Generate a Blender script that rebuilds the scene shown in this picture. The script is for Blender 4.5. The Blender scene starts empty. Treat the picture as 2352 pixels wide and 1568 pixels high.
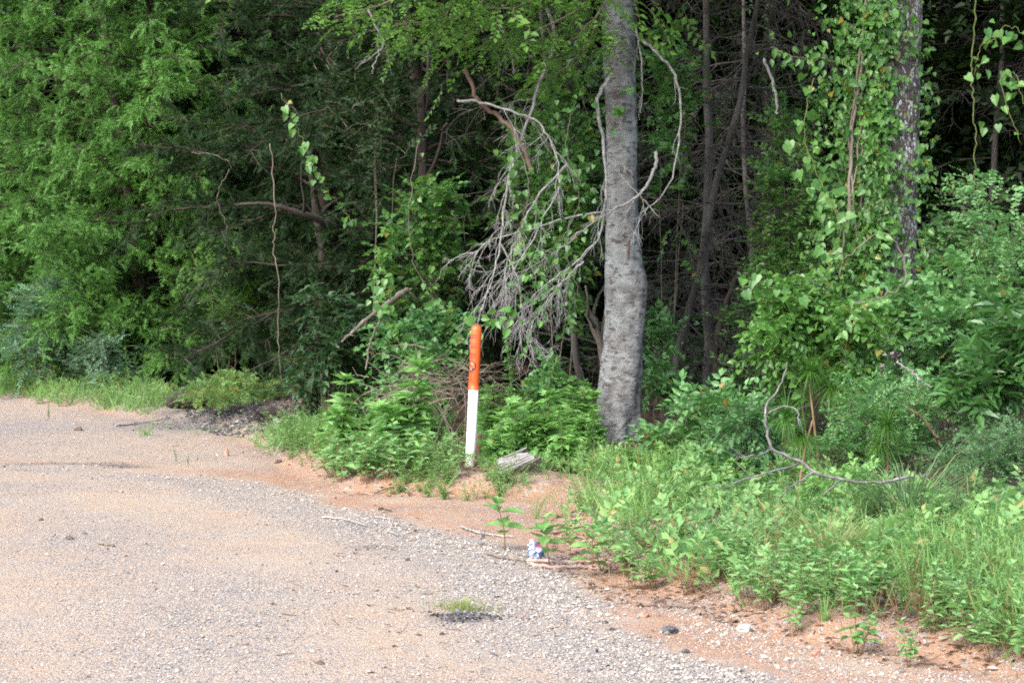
import bpy, math
import numpy as np
from math import radians as R

# ------------------------------------------------------------------ camera, world, sun, exposure
sc = bpy.context.scene
COL = sc.collection
S = 5094.0            # focal length in photo units (photo 2352 units wide)
CAMH = 1.6
PITCH = math.atan((784 - 643) / S)
cam_d = bpy.data.cameras.new("camera")
cam_d.sensor_width = 36.0
cam_d.lens = 36.0 * S / 2352.0
cam_d.clip_end = 2000
cam = bpy.data.objects.new("camera", cam_d)
cam.location = (0, 0, CAMH)
cam.rotation_euler = (R(90) - PITCH, 0, 0)
COL.objects.link(cam)
sc.camera = cam

SUN_EL, SUN_AZ = R(44), R(218)       # azimuth clockwise from +Y: behind and left of the camera
w = bpy.data.worlds.new("World")
sc.world = w
w.use_nodes = True
nt = w.node_tree
nt.nodes.clear()
sky = nt.nodes.new("ShaderNodeTexSky")
sky.sky_type = 'NISHITA'
sky.sun_disc = False
sky.sun_elevation = SUN_EL
sky.sun_rotation = SUN_AZ
sky.air_density = 1.0
sky.dust_density = 2.5
sky.ozone_density = 1.0
bg = nt.nodes.new("ShaderNodeBackground")
bg.inputs[1].default_value = 0.15
wo = nt.nodes.new("ShaderNodeOutputWorld")
nt.links.new(sky.outputs[0], bg.inputs[0])
nt.links.new(bg.outputs[0], wo.inputs[0])
sl = bpy.data.lights.new("sun", 'SUN')
sl.energy = 1.5
sl.angle = R(60)
sl.color = (1.0, 0.965, 0.92)
sun = bpy.data.objects.new("sun", sl)
COL.objects.link(sun)
sun.rotation_euler = (R(90) - SUN_EL, 0, math.pi - SUN_AZ)
vs = sc.view_settings
vs.view_transform = 'Standard'
vs.look = 'None'
vs.exposure = 1.85
vs.gamma = 1.0
cy = sc.cycles
cy.max_bounces = 5
cy.diffuse_bounces = 2
cy.glossy_bounces = 2
cy.transmission_bounces = 3
cy.transparent_max_bounces = 4
cy.sample_clamp_indirect = 4.0
cy.filter_width = 1.9
cy.use_denoising = False

rng = np.random.default_rng(7)
UP = np.array([0, 0, 1.0])

# ------------------------------------------------------------------ helpers: picture unit -> place
cp, sp_ = math.cos(PITCH), math.sin(PITCH)


def ray(u, v):
    a = (u - 1176) / S
    b = (784 - v) / S
    return np.array([a, cp + b * sp_, -sp_ + b * cp])


def at(u, v, Y):
    d = ray(u, v)
    return np.array([0, 0, CAMH]) + d * (Y / d[1])


def flat(u, v):
    d = ray(u, v)
    t = -CAMH / d[2]
    return (d * t)[:2]


def hash3(i, j, k):
    n = (i.astype(np.int64) * 374761393 + j.astype(np.int64) * 668265263 + k.astype(np.int64) * 2147483647) & 0x7fffffff
    n = ((n ^ (n >> 13)) * 1274126177) & 0x7fffffff
    n = (n ^ (n >> 16)) & 0xffff
    return n / 65535.0


def vnoise(P):
    P = np.asarray(P, float)
    I = np.floor(P)
    F = P - I
    F = F * F * (3 - 2 * F)
    I = I.astype(np.int64)
    r = 0
    for dx in (0, 1):
        for dy in (0, 1):
            for dz in (0, 1):
                wgt = (F[:, 0] if dx else 1 - F[:, 0]) * (F[:, 1] if dy else 1 - F[:, 1]) * (F[:, 2] if dz else 1 - F[:, 2])
                r = r + wgt * hash3(I[:, 0] + dx, I[:, 1] + dy, I[:, 2] + dz)
    return r * 2 - 1


def fbm(P, o=3):
    P = np.asarray(P, float)
    r, a = 0, 1.0
    for i in range(o):
        r = r + a * vnoise(P + 17.3 * i)
        P = P * 2.03
        a *= .5
    return r


def sstep(a, b, x):
    t = np.clip((x - a) / (b - a), 0, 1)
    return t * t * (3 - 2 * t)


def inpoly(x, y, poly):
    ins = np.zeros(x.shape, bool)
    n = len(poly)
    for i in range(n):
        x1, y1 = poly[i]
        x2, y2 = poly[(i + 1) % n]
        if y1 == y2:
            continue
        c = ((y1 > y) != (y2 > y)) & (x < (x2 - x1) * (y - y1) / (y2 - y1) + x1)
        ins ^= c
    return ins


def dist_line(x, y, pl):
    d = np.full(x.shape, 1e9)
    for (x1, y1), (x2, y2) in zip(pl[:-1], pl[1:]):
        dx, dy = x2 - x1, y2 - y1
        t = np.clip(((x - x1) * dx + (y - y1) * dy) / (dx * dx + dy * dy), 0, 1)
        d = np.minimum(d, np.hypot(x - x1 - t * dx, y - y1 - t * dy))
    return d


# edge of the planted bank, and outer edge of the gravel arc, traced on the ground
BANK = [flat(*p) for p in [(-900, 884), (0, 908), (320, 962), (520, 985), (590, 1040), (700, 1095), (800, 1130), (1000, 1140),
                           (1150, 1150), (1285, 1150), (1290, 1240), (1330, 1310), (1500, 1352), (1700, 1402), (1850, 1467),
                           (2100, 1498), (2352, 1560), (2900, 1720)]]
BANKP = [(p[0], p[1]) for p in BANK] + [(60, 8.0), (300, 8), (300, 500), (-300, 500), (-60, 33)]
ARC = [flat(*p) for p in [(-1500, 1040), (0, 1060), (250, 1070), (480, 1085), (700, 1130), (900, 1188), (1100, 1245), (1260, 1305),
                          (1500, 1430), (1750, 1568), (2100, 1760), (2800, 2200)]]
ARCP = [(p[0], p[1]) for p in ARC] + [(2, -60), (-300, -60), (-300, 17)]


def bank_d(x, y):
    d = dist_line(x, y, BANK)
    return np.where(inpoly(x, y, BANKP), d, -d)


def arc_d(x, y):
    d = dist_line(x, y, ARC)
    return np.where(inpoly(x, y, ARCP), d, -d)


def height(x, y):
    x = np.asarray(x, float)
    y = np.asarray(y, float)
    d = bank_d(x, y)
    P = np.stack([x, y, x * 0], -1)
    n = fbm(P * .9, 2)
    d2 = d + .12 * n
    z = .10 * sstep(-.03, .30, d2) + .028 * np.clip(d2 - .3, 0, 6)
    z += .02 * n * sstep(0, .6, d) + .012 * fbm(P * 3.1 + 5, 2) * sstep(-.4, .3, d)
    z += .012 * fbm(P * .55 + 9, 2) * sstep(3, -1, d) + .004 * fbm(P * 5 + 3, 2)
    # bare soil bank under the log and small mound round the marker
    lx, ly = LOGP[0], LOGP[1]
    z += .075 * np.exp(-(((x - lx - .10) / .33) ** 2 + ((y - ly - .16) / .17) ** 2))
    # rubble hump by the wood edge
    z += .16 * np.exp(-(((x - HUMP[0]) / .55) ** 2 + ((y - HUMP[1]) / .5) ** 2))
    return z


LOGP = flat(1195, 1135)
HUMP = flat(650, 985) + np.array([0, 1.0])


def ground(u, v):
    d = ray(u, v)
    z = 0.0
    for _ in range(6):
        t = (z - CAMH) / d[2]
        p = d * t
        z = .5 * z + .5 * float(height(np.array([p[0]]), np.array([p[1]]))[0])
    p[2] = float(height(np.array([p[0]]), np.array([p[1]]))[0])
    return p


def gz(x, y):
    return float(height(np.array([x]), np.array([y]))[0])


def scatter(poly_px, n, seed, jitter=0):
    r = np.random.default_rng(seed)
    W = np.array([ground(*p)[:2] for p in poly_px])
    lo, hi = W.min(0), W.max(0)
    out = np.zeros((0, 2))
    while len(out) < n:
        q = lo + r.random((n * 3, 2)) * (hi - lo)
        q = q[inpoly(q[:, 0], q[:, 1], W)]
        out = np.concatenate([out, q])
    out = out[:n]
    return np.column_stack([out, height(out[:, 0], out[:, 1])])


# ------------------------------------------------------------------ helpers: meshes
def norm(a):
    return a / np.maximum(np.linalg.norm(a, axis=-1, keepdims=True), 1e-9)


class MB:
    def __init__(s):
        s.v, s.l, s.s, s.n, s.nl = [], [], [], 0, 0

    def add(s, V, loops, starts):
        s.v.append(np.asarray(V, np.float32).reshape(-1, 3))
        s.l.append(np.asarray(loops, np.int32) + s.n)
        s.s.append(np.asarray(starts, np.int32) + s.nl)
        s.n += len(s.v[-1])
        s.nl += len(s.l[-1])

    def faces(s, V, F):
        st, lp, k = [], [], 0
        for f in F:
            st.append(k)
            lp += list(f)
            k += len(f)
        s.add(V, lp, st)

    def inst(s, T, P, F, U, sc_):
        P = np.asarray(P, float).reshape(-1, 3)
        N = len(P)
        if N == 0:
            return
        Y = norm(np.broadcast_to(np.asarray(F, float), (N, 3)) + 1e-6)
        U = np.broadcast_to(np.asarray(U, float), (N, 3)) + np.array([1e-4, 2e-4, 0])
        X = norm(np.cross(Y, U))
        Z = np.cross(X, Y)
        tv, tl, ts = T
        sc_ = np.broadcast_to(np.asarray(sc_, float).reshape(-1, 1), (N, 1)) if np.ndim(sc_) < 2 else sc_
        V = (tv[None, :, 0:1] * X[:, None] + tv[None, :, 1:2] * Y[:, None] + tv[None, :, 2:3] * Z[:, None]) * sc_[:, None, :] + P[:, None]
        k, m, q = len(tv), len(tl), len(ts)
        L = tl[None] + (np.arange(N) * k)[:, None]
        St = ts[None] + (np.arange(N) * m)[:, None]
        s.add(V.reshape(-1, 3), L.ravel(), St.ravel())

    def tube(s, pts, rad, n=5, cap=True, wob=None):
        pts = np.asarray(pts, float)
        k = len(pts)
        rad = np.broadcast_to(np.asarray(rad, float), (k,))
        T = norm(np.gradient(pts, axis=0))
        ref = np.array([.31, .95, .05]) if abs(T[0, 2]) > .7 else np.array([.1, .2, 1.])
        A = norm(np.cross(T, ref))
        B = np.cross(T, A)
        th = np.arange(n) / n * 2 * np.pi
        V = pts[:, None] + rad[:, None, None] * (np.cos(th)[None, :, None] * A[:, None] + np.sin(th)[None, :, None] * B[:, None])
        if wob is not None:
            V = wob(V, pts)
        i = np.arange(k - 1)[:, None] * n
        j = np.arange(n)[None]
        j2 = (j + 1) % n
        q = np.stack([i + j, i + j2, i + n + j2, i + n + j], -1).reshape(-1)
        st = np.arange((k - 1) * n) * 4
        if cap:
            q = np.concatenate([q, np.arange(n)[::-1], (k - 1) * n + np.arange(n)])
            st = np.concatenate([st, [len(q) - 2 * n, len(q) - n]])
        s.add(V.reshape(-1, 3), q, st)

    def T(s):
        return np.concatenate(s.v), np.concatenate(s.l), np.concatenate(s.s)

    def mesh(s, name, mat, smooth=False):
        me = bpy.data.meshes.new(name)
        if s.n:
            V, L, St = s.T()
            me.vertices.add(len(V))
            me.vertices.foreach_set('co', V.astype(np.float32).ravel())
            me.loops.add(len(L))
            me.loops.foreach_set('vertex_index', L.astype(np.int32))
            me.polygons.add(len(St))
            me.polygons.foreach_set('loop_start', St.astype(np.int32))
            me.polygons.foreach_set('use_smooth', np.full(len(St), smooth, bool))
            me.update(calc_edges=True)
        for m in (mat if isinstance(mat, (list, tuple)) else [mat]):
            me.materials.append(m)
        return me

    def build(s, name, mat, parent=None, smooth=False):
        return link(name, s.mesh(name, mat, smooth), parent)


def link(name, me, parent=None):
    o = bpy.data.objects.new(name, me)
    COL.objects.link(o)
    if parent is not None:
        o.parent = parent
    return o


def tag(o, label=None, cat=None, group=None, kind=None):
    for k, v in (('label', label), ('category', cat), ('group', group), ('kind', kind)):
        if v:
            o[k] = v
    return o


def thing(name, label, cat, loc, group=None, rz=0.0, sc_=1.0):
    o = bpy.data.objects.new(name, None)
    o.empty_display_size = .1
    COL.objects.link(o)
    o.location = tuple(loc)
    o.rotation_euler = (0, 0, rz)
    o.scale = (sc_,) * 3
    return tag(o, label, cat, group)


def smooth_path(P, n, jit=0.0, r=None):
    P = np.asarray(P, float)
    k = len(P)
    t = np.linspace(0, k - 1, n)
    i = np.clip(t.astype(int), 0, k - 2)
    f = (t - i)[:, None]
    p0 = P[np.clip(i - 1, 0, k - 1)]
    p1 = P[i]
    p2 = P[i + 1]
    p3 = P[np.clip(i + 2, 0, k - 1)]
    q = .5 * (2 * p1 + (p2 - p0) * f + (2 * p0 - 5 * p1 + 4 * p2 - p3) * f ** 2 + (3 * p1 - p0 - 3 * p2 + p3) * f ** 3)
    if jit and r is not None:
        q[1:-1] += r.normal(0, jit, (n - 2, 3))
    return q


def walk(r, p, d, L, n, wig=.25, droop=0.0):
    """A wandering line of length L from p towards d."""
    pts = [np.array(p, float)]
    d = np.array(d, float)
    d /= np.linalg.norm(d)
    for i in range(n):
        d = d + r.normal(0, wig, 3) + np.array([0, 0, -droop])
        d /= np.linalg.norm(d)
        pts.append(pts[-1] + d * L / n)
    return np.array(pts)


# ------------------------------------------------------------------ materials
def newmat(name):
    m = bpy.data.materials.new(name)
    m.use_nodes = True
    n = m.node_tree.nodes
    n.clear()
    return m, n, m.node_tree.links


def mixc(n, l, fac, a, b, mode='MIX'):
    x = n.new('ShaderNodeMix')
    x.data_type = 'RGBA'
    x.blend_type = mode
    for sock, val in ((x.inputs[0], fac), (x.inputs[6], a), (x.inputs[7], b)):
        if hasattr(val, 'is_output'):
            l.new(val, sock)
        else:
            sock.default_value = val if not isinstance(val, tuple) else (*val, 1)[:4]
    return x.outputs[2]


def noise(n, l, scale, detail=3, rough=.55, coord=None, stretch=None):
    t = n.new('ShaderNodeTexNoise')
    t.inputs['Scale'].default_value = scale
    t.inputs['Detail'].default_value = detail
    t.inputs['Roughness'].default_value = rough
    if coord is None:
        tc = n.new('ShaderNodeTexCoord')
        coord = tc.outputs['Object']
    if stretch:
        mp = n.new('ShaderNodeMapping')
        mp.inputs['Scale'].default_value = stretch
        l.new(coord, mp.inputs[0])
        coord = mp.outputs[0]
    l.new(coord, t.inputs['Vector'])
    return t.outputs['Fac']


def ramp(n, l, fac, stops):
    r_ = n.new('ShaderNodeValToRGB')
    e = r_.color_ramp.elements
    while len(e) < len(stops):
        e.new(.5)
    for el, (p, c) in zip(e, stops):
        el.position = p
        el.color = (*c, 1) if len(c) == 3 else c
    l.new(fac, r_.inputs[0])
    return r_.outputs[0]


def leaf_mat(name, c1, c2, rough=.45, spec=.4, tr=.35, nscale=1.5, odd=None, odd_at=.97):
    m, n, l = newmat(name)
    g = n.new('ShaderNodeNewGeometry')
    stops = [(0, c1), (.75, c2)]
    if odd:
        stops += [(odd_at - .005, c2), (odd_at, odd)]
    c = ramp(n, l, g.outputs['Random Per Island'], stops)
    nz = noise(n, l, nscale, 2)
    c = mixc(n, l, 1.0, c, ramp(n, l, nz, [(.3, (.72, .74, .72)), (.7, (1.25, 1.22, 1.15))]), 'MULTIPLY')
    p = n.new('ShaderNodeBsdfPrincipled')
    p.inputs['Roughness'].default_value = rough
    p.inputs['Specular IOR Level'].default_value = spec
    l.new(c, p.inputs['Base Color'])
    t = n.new('ShaderNodeBsdfTranslucent')
    l.new(mixc(n, l, 1.0, c, (1.12, 1.2, .8), 'MULTIPLY'), t.inputs['Color'])
    x = n.new('ShaderNodeMixShader')
    x.inputs[0].default_value = tr
    l.new(p.outputs[0], x.inputs[1])
    l.new(t.outputs[0], x.inputs[2])
    o = n.new('ShaderNodeOutputMaterial')
    l.new(x.outputs[0], o.inputs[0])
    return m


def solid_mat(name, c1, c2, scale=8, rough=.85, bump=.0, stretch=None, c3=None, spec=.3, dist=.02):
    m, n, l = newmat(name)
    f = noise(n, l, scale, 5, .6, stretch=stretch)
    st = [(.32, c1), (.62, c2)]
    if c3:
        st.append((.75, c3))
    c = ramp(n, l, f, st)
    p = n.new('ShaderNodeBsdfPrincipled')
    p.inputs['Roughness'].default_value = rough
    p.inputs['Specular IOR Level'].default_value = spec
    l.new(c, p.inputs['Base Color'])
    if bump:
        b = n.new('ShaderNodeBump')
        b.inputs['Strength'].default_value = bump
        b.inputs['Distance'].default_value = dist
        l.new(f, b.inputs['Height'])
        l.new(b.outputs[0], p.inputs['Normal'])
    o = n.new('ShaderNodeOutputMaterial')
    l.new(p.outputs[0], o.inputs[0])
    return m


M = {}
M['cedar_bright'] = leaf_mat('cedar_bright', (.068, .175, .042), (.135, .29, .068), .6, .25, .30, 1.1)  # lit copy: lighter new growth, with open-side light put into the colour
M['cedar_shaded'] = leaf_mat('cedar_shaded', (0.0106, 0.0299, 0.0088), (0.0229, 0.0546, 0.0150), .6, .25, .25, 1.1)  # shaded copy of the cedar green, the wood's shade put into the colour
M['forest_leaf_shaded'] = leaf_mat('forest_leaf_shaded', (0.0088, 0.0240, 0.0056), (0.0168, 0.0408, 0.0096), .5, .3, .3, .8)  # leaf green darkened so the colour carries the wood's deep shade
M['canopy_leaf'] = leaf_mat('canopy_leaf', (.075, .19, .035), (.13, .27, .05), .45, .35, .4, 1.0)
M['vine_leaf'] = leaf_mat('vine_leaf', (.048, .135, .036), (.11, .245, .055), .33, .5, .33, 1.3, (.20, .17, .03), .975)
M['smilax_leaf'] = leaf_mat('smilax_leaf', (.065, .175, .04), (.12, .26, .06), .3, .5, .33, 1.5, (.28, .26, .07), .985)
M['bramble_leaf'] = leaf_mat('bramble_leaf', (.085, .22, .075), (.15, .33, .11), .35, .5, .33, 1.4, (.2, .15, .03), .985)
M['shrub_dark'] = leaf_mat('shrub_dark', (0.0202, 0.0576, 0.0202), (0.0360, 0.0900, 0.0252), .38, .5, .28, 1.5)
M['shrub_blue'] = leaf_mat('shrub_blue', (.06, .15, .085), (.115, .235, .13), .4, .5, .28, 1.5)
M['shrub_grey'] = leaf_mat('shrub_grey', (.055, .15, .06), (.11, .24, .09), .42, .45, .3, 1.5)
M['glossy_leaf'] = leaf_mat('glossy_leaf', (.045, .13, .04), (.08, .19, .05), .24, .55, .28, 1.5)
M['weed_leaf'] = leaf_mat('weed_leaf', (.14, .29, .09), (.205, .37, .12), .5, .35, .38, 2.0, (.34, .32, .10), .99)
M['weed_pale'] = leaf_mat('weed_pale', (.165, .335, .125), (.245, .43, .165), .5, .35, .38, 2.0)
M['ragweed_leaf'] = leaf_mat('ragweed_leaf', (.155, .33, .095), (.225, .42, .125), .5, .35, .36, 2.0, (.36, .33, .1), .985)
M['cover_leaf'] = leaf_mat('cover_leaf', (.11, .25, .09), (.20, .36, .12), .5, .35, .36, 1.0, (.30, .28, .11), .97)
M['yellow_cover'] = leaf_mat('yellow_cover', (.10, .235, .07), (.17, .30, .09), .5, .3, .36, 1.2, (.35, .25, .03), .9)
M['grass_blade'] = leaf_mat('grass_blade', (.132, .275, .085), (.22, .385, .12), .5, .35, .36, 1.0, (.3, .25, .1), .9)
M['grass_pale'] = leaf_mat('grass_pale', (.2, .26, .09), (.32, .34, .15), .5, .35, .36, 2.0)
M['grass_blue'] = leaf_mat('grass_blue', (.08, .16, .07), (.14, .22, .10), .5, .35, .36, 2.0, (.3, .28, .14), .9)
M['pine_needle'] = leaf_mat('pine_needle', (.055, .16, .025), (.095, .22, .035), .4, .4, .25, 2.0)
M['dead_leaf'] = leaf_mat('dead_leaf', (.10, .055, .03), (.2, .13, .075), .7, .2, .15, 2.0)
M['green_stem'] = solid_mat('green_stem', (.08, .13, .03), (.16, .17, .06), 20)
M['brown_stem'] = solid_mat('brown_stem', (.13, .075, .04), (.24, .15, .08), 20)
M['twig_wood'] = solid_mat('twig_wood', (.10, .075, .055), (.20, .16, .125), 25)
M['dead_twig'] = solid_mat('dead_twig', (0.0320, 0.0280, 0.0248), (0.0720, 0.0648, 0.0568), 12)
M['dead_trunk'] = solid_mat('dead_trunk', (0.0357, 0.0314, 0.0281), (0.1011, 0.0909, 0.0824), 8, .95, .5, (1, 1, .15))
M['lichen_twig'] = solid_mat('lichen_twig', (.14, .13, .12), (.32, .31, .295), 26, c3=(.46, .47, .44))
M['vine_bark'] = solid_mat('vine_bark', (0.084, 0.067, 0.052), (0.202, 0.168, 0.139), 10, stretch=(1, 1, .15))
M['cedar_bark'] = solid_mat('cedar_bark', (0.0217, 0.0161, 0.0136), (0.0620, 0.0465, 0.0372), 9, .95, .5, (1, 1, .12))
M['dark_bark'] = solid_mat('dark_bark', (.022, .018, .016), (.06, .05, .043), 9, .95, .5, (1, 1, .3))
M['grey_twig'] = solid_mat('grey_twig', (0.084, 0.076, 0.076), (0.202, 0.185, 0.185), 18, .85, .4, c3=(.33, .31, .3))
M['brown_branch'] = solid_mat('brown_branch', (.07, .042, .03), (.17, .11, .082), 11, stretch=(1, 1, .4))
M['soil_lump'] = solid_mat('soil_lump', (.06, .045, .04), (.15, .105, .085), 30, 1.0, .6)
M['pale_rock'] = solid_mat('pale_rock', (0.269, 0.227, 0.193), (0.462, 0.420, 0.378), 16, .9, .6)
M['red_rock'] = solid_mat('red_rock', (.26, .12, .08), (.42, .26, .2), 16, .9, .6)
M['asphalt_lump'] = solid_mat('asphalt_lump', (.03, .03, .033), (.12, .12, .13), 60, .9, .6)
M['red_stick'] = solid_mat('red_stick', (0.202, 0.109, 0.084), (0.353, 0.252, 0.210), 12, stretch=(1, 1, 1), c3=(.6, .55, .5))


def bark_hero():
    m, n, l = newmat('grey_bark')
    tc = n.new('ShaderNodeTexCoord')
    co = tc.outputs['Object']
    f1 = noise(n, l, 3.2, 4, .6, co)
    f2 = noise(n, l, 5.0, 4, .65, co, (1.5, 1.5, 2.0))
    f3 = noise(n, l, 12, 4, .65, co, (1, 1, 2.3))
    c = ramp(n, l, f2, [(.30, (0.052, 0.046, 0.045)), (.43, (0.126, 0.120, 0.116)), (.55, (0.202, 0.197, 0.192)), (.68, (0.294, 0.294, 0.290))])
    c = mixc(n, l, ramp(n, l, f1, [(.42, (0, 0, 0)), (.62, (.75, .75, .75))]), c, (.26, .27, .265))
    c = mixc(n, l, ramp(n, l, f3, [(.54, (0, 0, 0)), (.61, (.85, .85, .85))]), c, (.07, .058, .052))
    p = n.new('ShaderNodeBsdfPrincipled')
    p.inputs['Roughness'].default_value = .92
    p.inputs['Specular IOR Level'].default_value = .2
    l.new(c, p.inputs['Base Color'])
    ad = n.new('ShaderNodeMath')
    ad.operation = 'SUBTRACT'
    l.new(f2, ad.inputs[0])
    l.new(f3, ad.inputs[1])
    b = n.new('ShaderNodeBump')
    b.inputs['Strength'].default_value = .7
    b.inputs['Distance'].default_value = .03
    l.new(ad.outputs[0], b.inputs['Height'])
    l.new(b.outputs[0], p.inputs['Normal'])
    o = n.new('ShaderNodeOutputMaterial')
    l.new(p.outputs[0], o.inputs[0])
    return m


def bark_plates():
    m, n, l = newmat('pine_bark')
    tc = n.new('ShaderNodeTexCoord')
    mp = n.new('ShaderNodeMapping')
    mp.inputs['Scale'].default_value = (1, 1, .5)
    l.new(tc.outputs['Object'], mp.inputs[0])
    nz = n.new('ShaderNodeTexNoise')
    nz.inputs['Scale'].default_value = 9
    l.new(mp.outputs[0], nz.inputs['Vector'])
    vm = n.new('ShaderNodeVectorMath')
    vm.operation = 'MULTIPLY_ADD'
    vm.inputs[1].default_value = (.06, .06, .06)
    l.new(nz.outputs['Color'], vm.inputs[0])
    l.new(mp.outputs[0], vm.inputs[2])
    vo = n.new('ShaderNodeTexVoronoi')
    vo.feature = 'DISTANCE_TO_EDGE'
    vo.inputs['Scale'].default_value = 40
    l.new(vm.outputs[0], vo.inputs['Vector'])
    vc = n.new('ShaderNodeTexVoronoi')
    vc.inputs['Scale'].default_value = 40
    l.new(vm.outputs[0], vc.inputs['Vector'])
    sx = n.new('ShaderNodeSeparateColor')
    l.new(vc.outputs['Color'], sx.inputs[0])
    plate = ramp(n, l, sx.outputs[0], [(.35, (.085, .068, .06)), (.6, (.19, .165, .15)), (.8, (.4, .39, .37))])
    c = mixc(n, l, ramp(n, l, vo.outputs['Distance'], [(.03, (0, 0, 0)), (.12, (1, 1, 1))]), (.028, .022, .02), plate)
    p = n.new('ShaderNodeBsdfPrincipled')
    p.inputs['Roughness'].default_value = .95
    l.new(c, p.inputs['Base Color'])
    b = n.new('ShaderNodeBump')
    b.inputs['Strength'].default_value = .8
    b.inputs['Distance'].default_value = .03
    l.new(vo.outputs['Distance'], b.inputs['Height'])
    l.new(b.outputs[0], p.inputs['Normal'])
    o = n.new('ShaderNodeOutputMaterial')
    l.new(p.outputs[0], o.inputs[0])
    return m


def ground_mat():
    m, n, l = newmat('ground_soil_and_gravel')
    tc = n.new('ShaderNodeTexCoord')
    co = tc.outputs['Object']

    def attr(nm):
        a = n.new('ShaderNodeAttribute')
        a.attribute_name = nm
        return a.outputs['Fac']

    def vor(scale):
        v = n.new('ShaderNodeTexVoronoi')
        v.inputs['Scale'].default_value = scale
        l.new(co, v.inputs['Vector'])
        s_ = n.new('ShaderNodeSeparateColor')
        l.new(v.outputs['Color'], s_.inputs[0])
        return v.outputs['Distance'], s_.outputs

    d1, c1 = vor(80)
    d2, c2 = vor(26)
    nb = noise(n, l, 1.1, 4, .6, co)
    nf = noise(n, l, 30, 4, .7, co)
    nm_ = noise(n, l, 6.0, 4, .6, co)
    # dirt: tan to orange clay
    dirt = ramp(n, l, nb, [(.3, (0.391, 0.282, 0.199)), (.5, (0.375, 0.295, 0.222)), (.7, (0.359, 0.298, 0.238))])
    dirt = mixc(n, l, attr('clay'), dirt, (.335, .195, .122))
    dirt = mixc(n, l, ramp(n, l, nf, [(.3, (.6, .6, .6)), (.55, (0, 0, 0))]), dirt, (0.202, 0.134, 0.097))
    stone = ramp(n, l, c1[0], [(.0, (0.168, 0.153, 0.144)), (.3, (0.286, 0.256, 0.231)), (.6, (0.344, 0.311, 0.277)), (.9, (0.428, 0.399, 0.365))])
    stone = mixc(n, l, ramp(n, l, d1, [(.4, (0, 0, 0)), (.62, (.8, .8, .8))]), stone, (.12, .10, .095))
    # gravel cover: each small cell is stone or bare dirt
    cov = n.new('ShaderNodeMath')
    cov.operation = 'ADD'
    l.new(attr('gravel'), cov.inputs[0])
    sb = n.new('ShaderNodeMath')
    sb.operation = 'MULTIPLY_ADD'
    sb.inputs[1].default_value = .9
    sb.inputs[2].default_value = -.45
    l.new(nm_, sb.inputs[0])
    l.new(sb.outputs[0], cov.inputs[1])
    lt = n.new('ShaderNodeMath')
    lt.operation = 'LESS_THAN'
    l.new(c1[1], lt.inputs[0])
    l.new(cov.outputs[0], lt.inputs[1])
    hf = n.new('ShaderNodeMath')
    hf.operation = 'MULTIPLY'
    hf.inputs[1].default_value = .92
    l.new(lt.outputs[0], hf.inputs[0])
    c = mixc(n, l, hf.outputs[0], dirt, stone)
    # dark grit specks
    lt2 = n.new('ShaderNodeMath')
    lt2.operation = 'GREATER_THAN'
    lt2.inputs[1].default_value = .95
    l.new(c2[2], lt2.inputs[0])
    c = mixc(n, l, lt2.outputs[0], c, (.33, .26, .21))
    # asphalt crumbs, forest litter
    c = mixc(n, l, attr('asphalt'), c, ramp(n, l, c1[2], [(.3, (.045, .043, .045)), (.7, (.12, .112, .112)), (.95, (.3, .29, .28))]))
    c = mixc(n, l, attr('litter'), c, ramp(n, l, nf, [(.3, (.035, .025, .018)), (.55, (.09, .06, .04)), (.75, (.17, .12, .085))]))
    p = n.new('ShaderNodeBsdfPrincipled')
    p.inputs['Roughness'].default_value = .95
    p.inputs['Specular IOR Level'].default_value = .15
    l.new(c, p.inputs['Base Color'])
    hm = n.new('ShaderNodeMath')
    hm.operation = 'MULTIPLY_ADD'
    hm.inputs[1].default_value = -.6
    l.new(d1, hm.inputs[0])
    l.new(nf, hm.inputs[2])
    b = n.new('ShaderNodeBump')
    b.inputs['Strength'].default_value = .8
    b.inputs['Distance'].default_value = .02
    l.new(hm.outputs[0], b.inputs['Height'])
    l.new(b.outputs[0], p.inputs['Normal'])
    o = n.new('ShaderNodeOutputMaterial')
    l.new(p.outputs[0], o.inputs[0])
    return m


def island_mat(name, stops, rough=.9):
    m, n, l = newmat(name)
    g = n.new('ShaderNodeNewGeometry')
    c = ramp(n, l, g.outputs['Random Per Island'], stops)
    p = n.new('ShaderNodeBsdfPrincipled')
    p.inputs['Roughness'].default_value = rough
    p.inputs['Specular IOR Level'].default_value = .25
    l.new(c, p.inputs['Base Color'])
    o = n.new('ShaderNodeOutputMaterial')
    l.new(p.outputs[0], o.inputs[0])
    return m


def plain_mat(name, c, rough=.4, spec=.5):
    m, n, l = newmat(name)
    f = noise(n, l, 14, 4)
    p = n.new('ShaderNodeBsdfPrincipled')
    p.inputs['Roughness'].default_value = rough
    p.inputs['Specular IOR Level'].default_value = spec
    l.new(mixc(n, l, 1.0, c, ramp(n, l, f, [(.3, (.93, .92, .9)), (.6, (1, 1, 1))]), 'MULTIPLY'), p.inputs['Base Color'])
    o = n.new('ShaderNodeOutputMaterial')
    l.new(p.outputs[0], o.inputs[0])
    return m


M['bark'] = bark_hero()
M['pine_bark'] = bark_plates()
M['ground'] = ground_mat()
M['gravel'] = island_mat('gravel_stone', [(0, (0.126, 0.116, 0.113)), (.15, (0.244, 0.220, 0.196)), (.5, (0.335, 0.298, 0.252)), (.93, (0.385, 0.345, 0.296)), (.99, (0.450, 0.415, 0.375))])
M['crumb'] = island_mat('asphalt_crumb', [(0, (.025, .025, .027)), (.7, (.07, .068, .07)), (.95, (.25, .24, .23))])
M['litter'] = island_mat('leaf_litter', [(0, (0.059, 0.034, 0.021)), (.5, (0.143, 0.088, 0.059)), (.85, (0.252, 0.185, 0.143)), (1, (0.353, 0.302, 0.260))])

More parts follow.
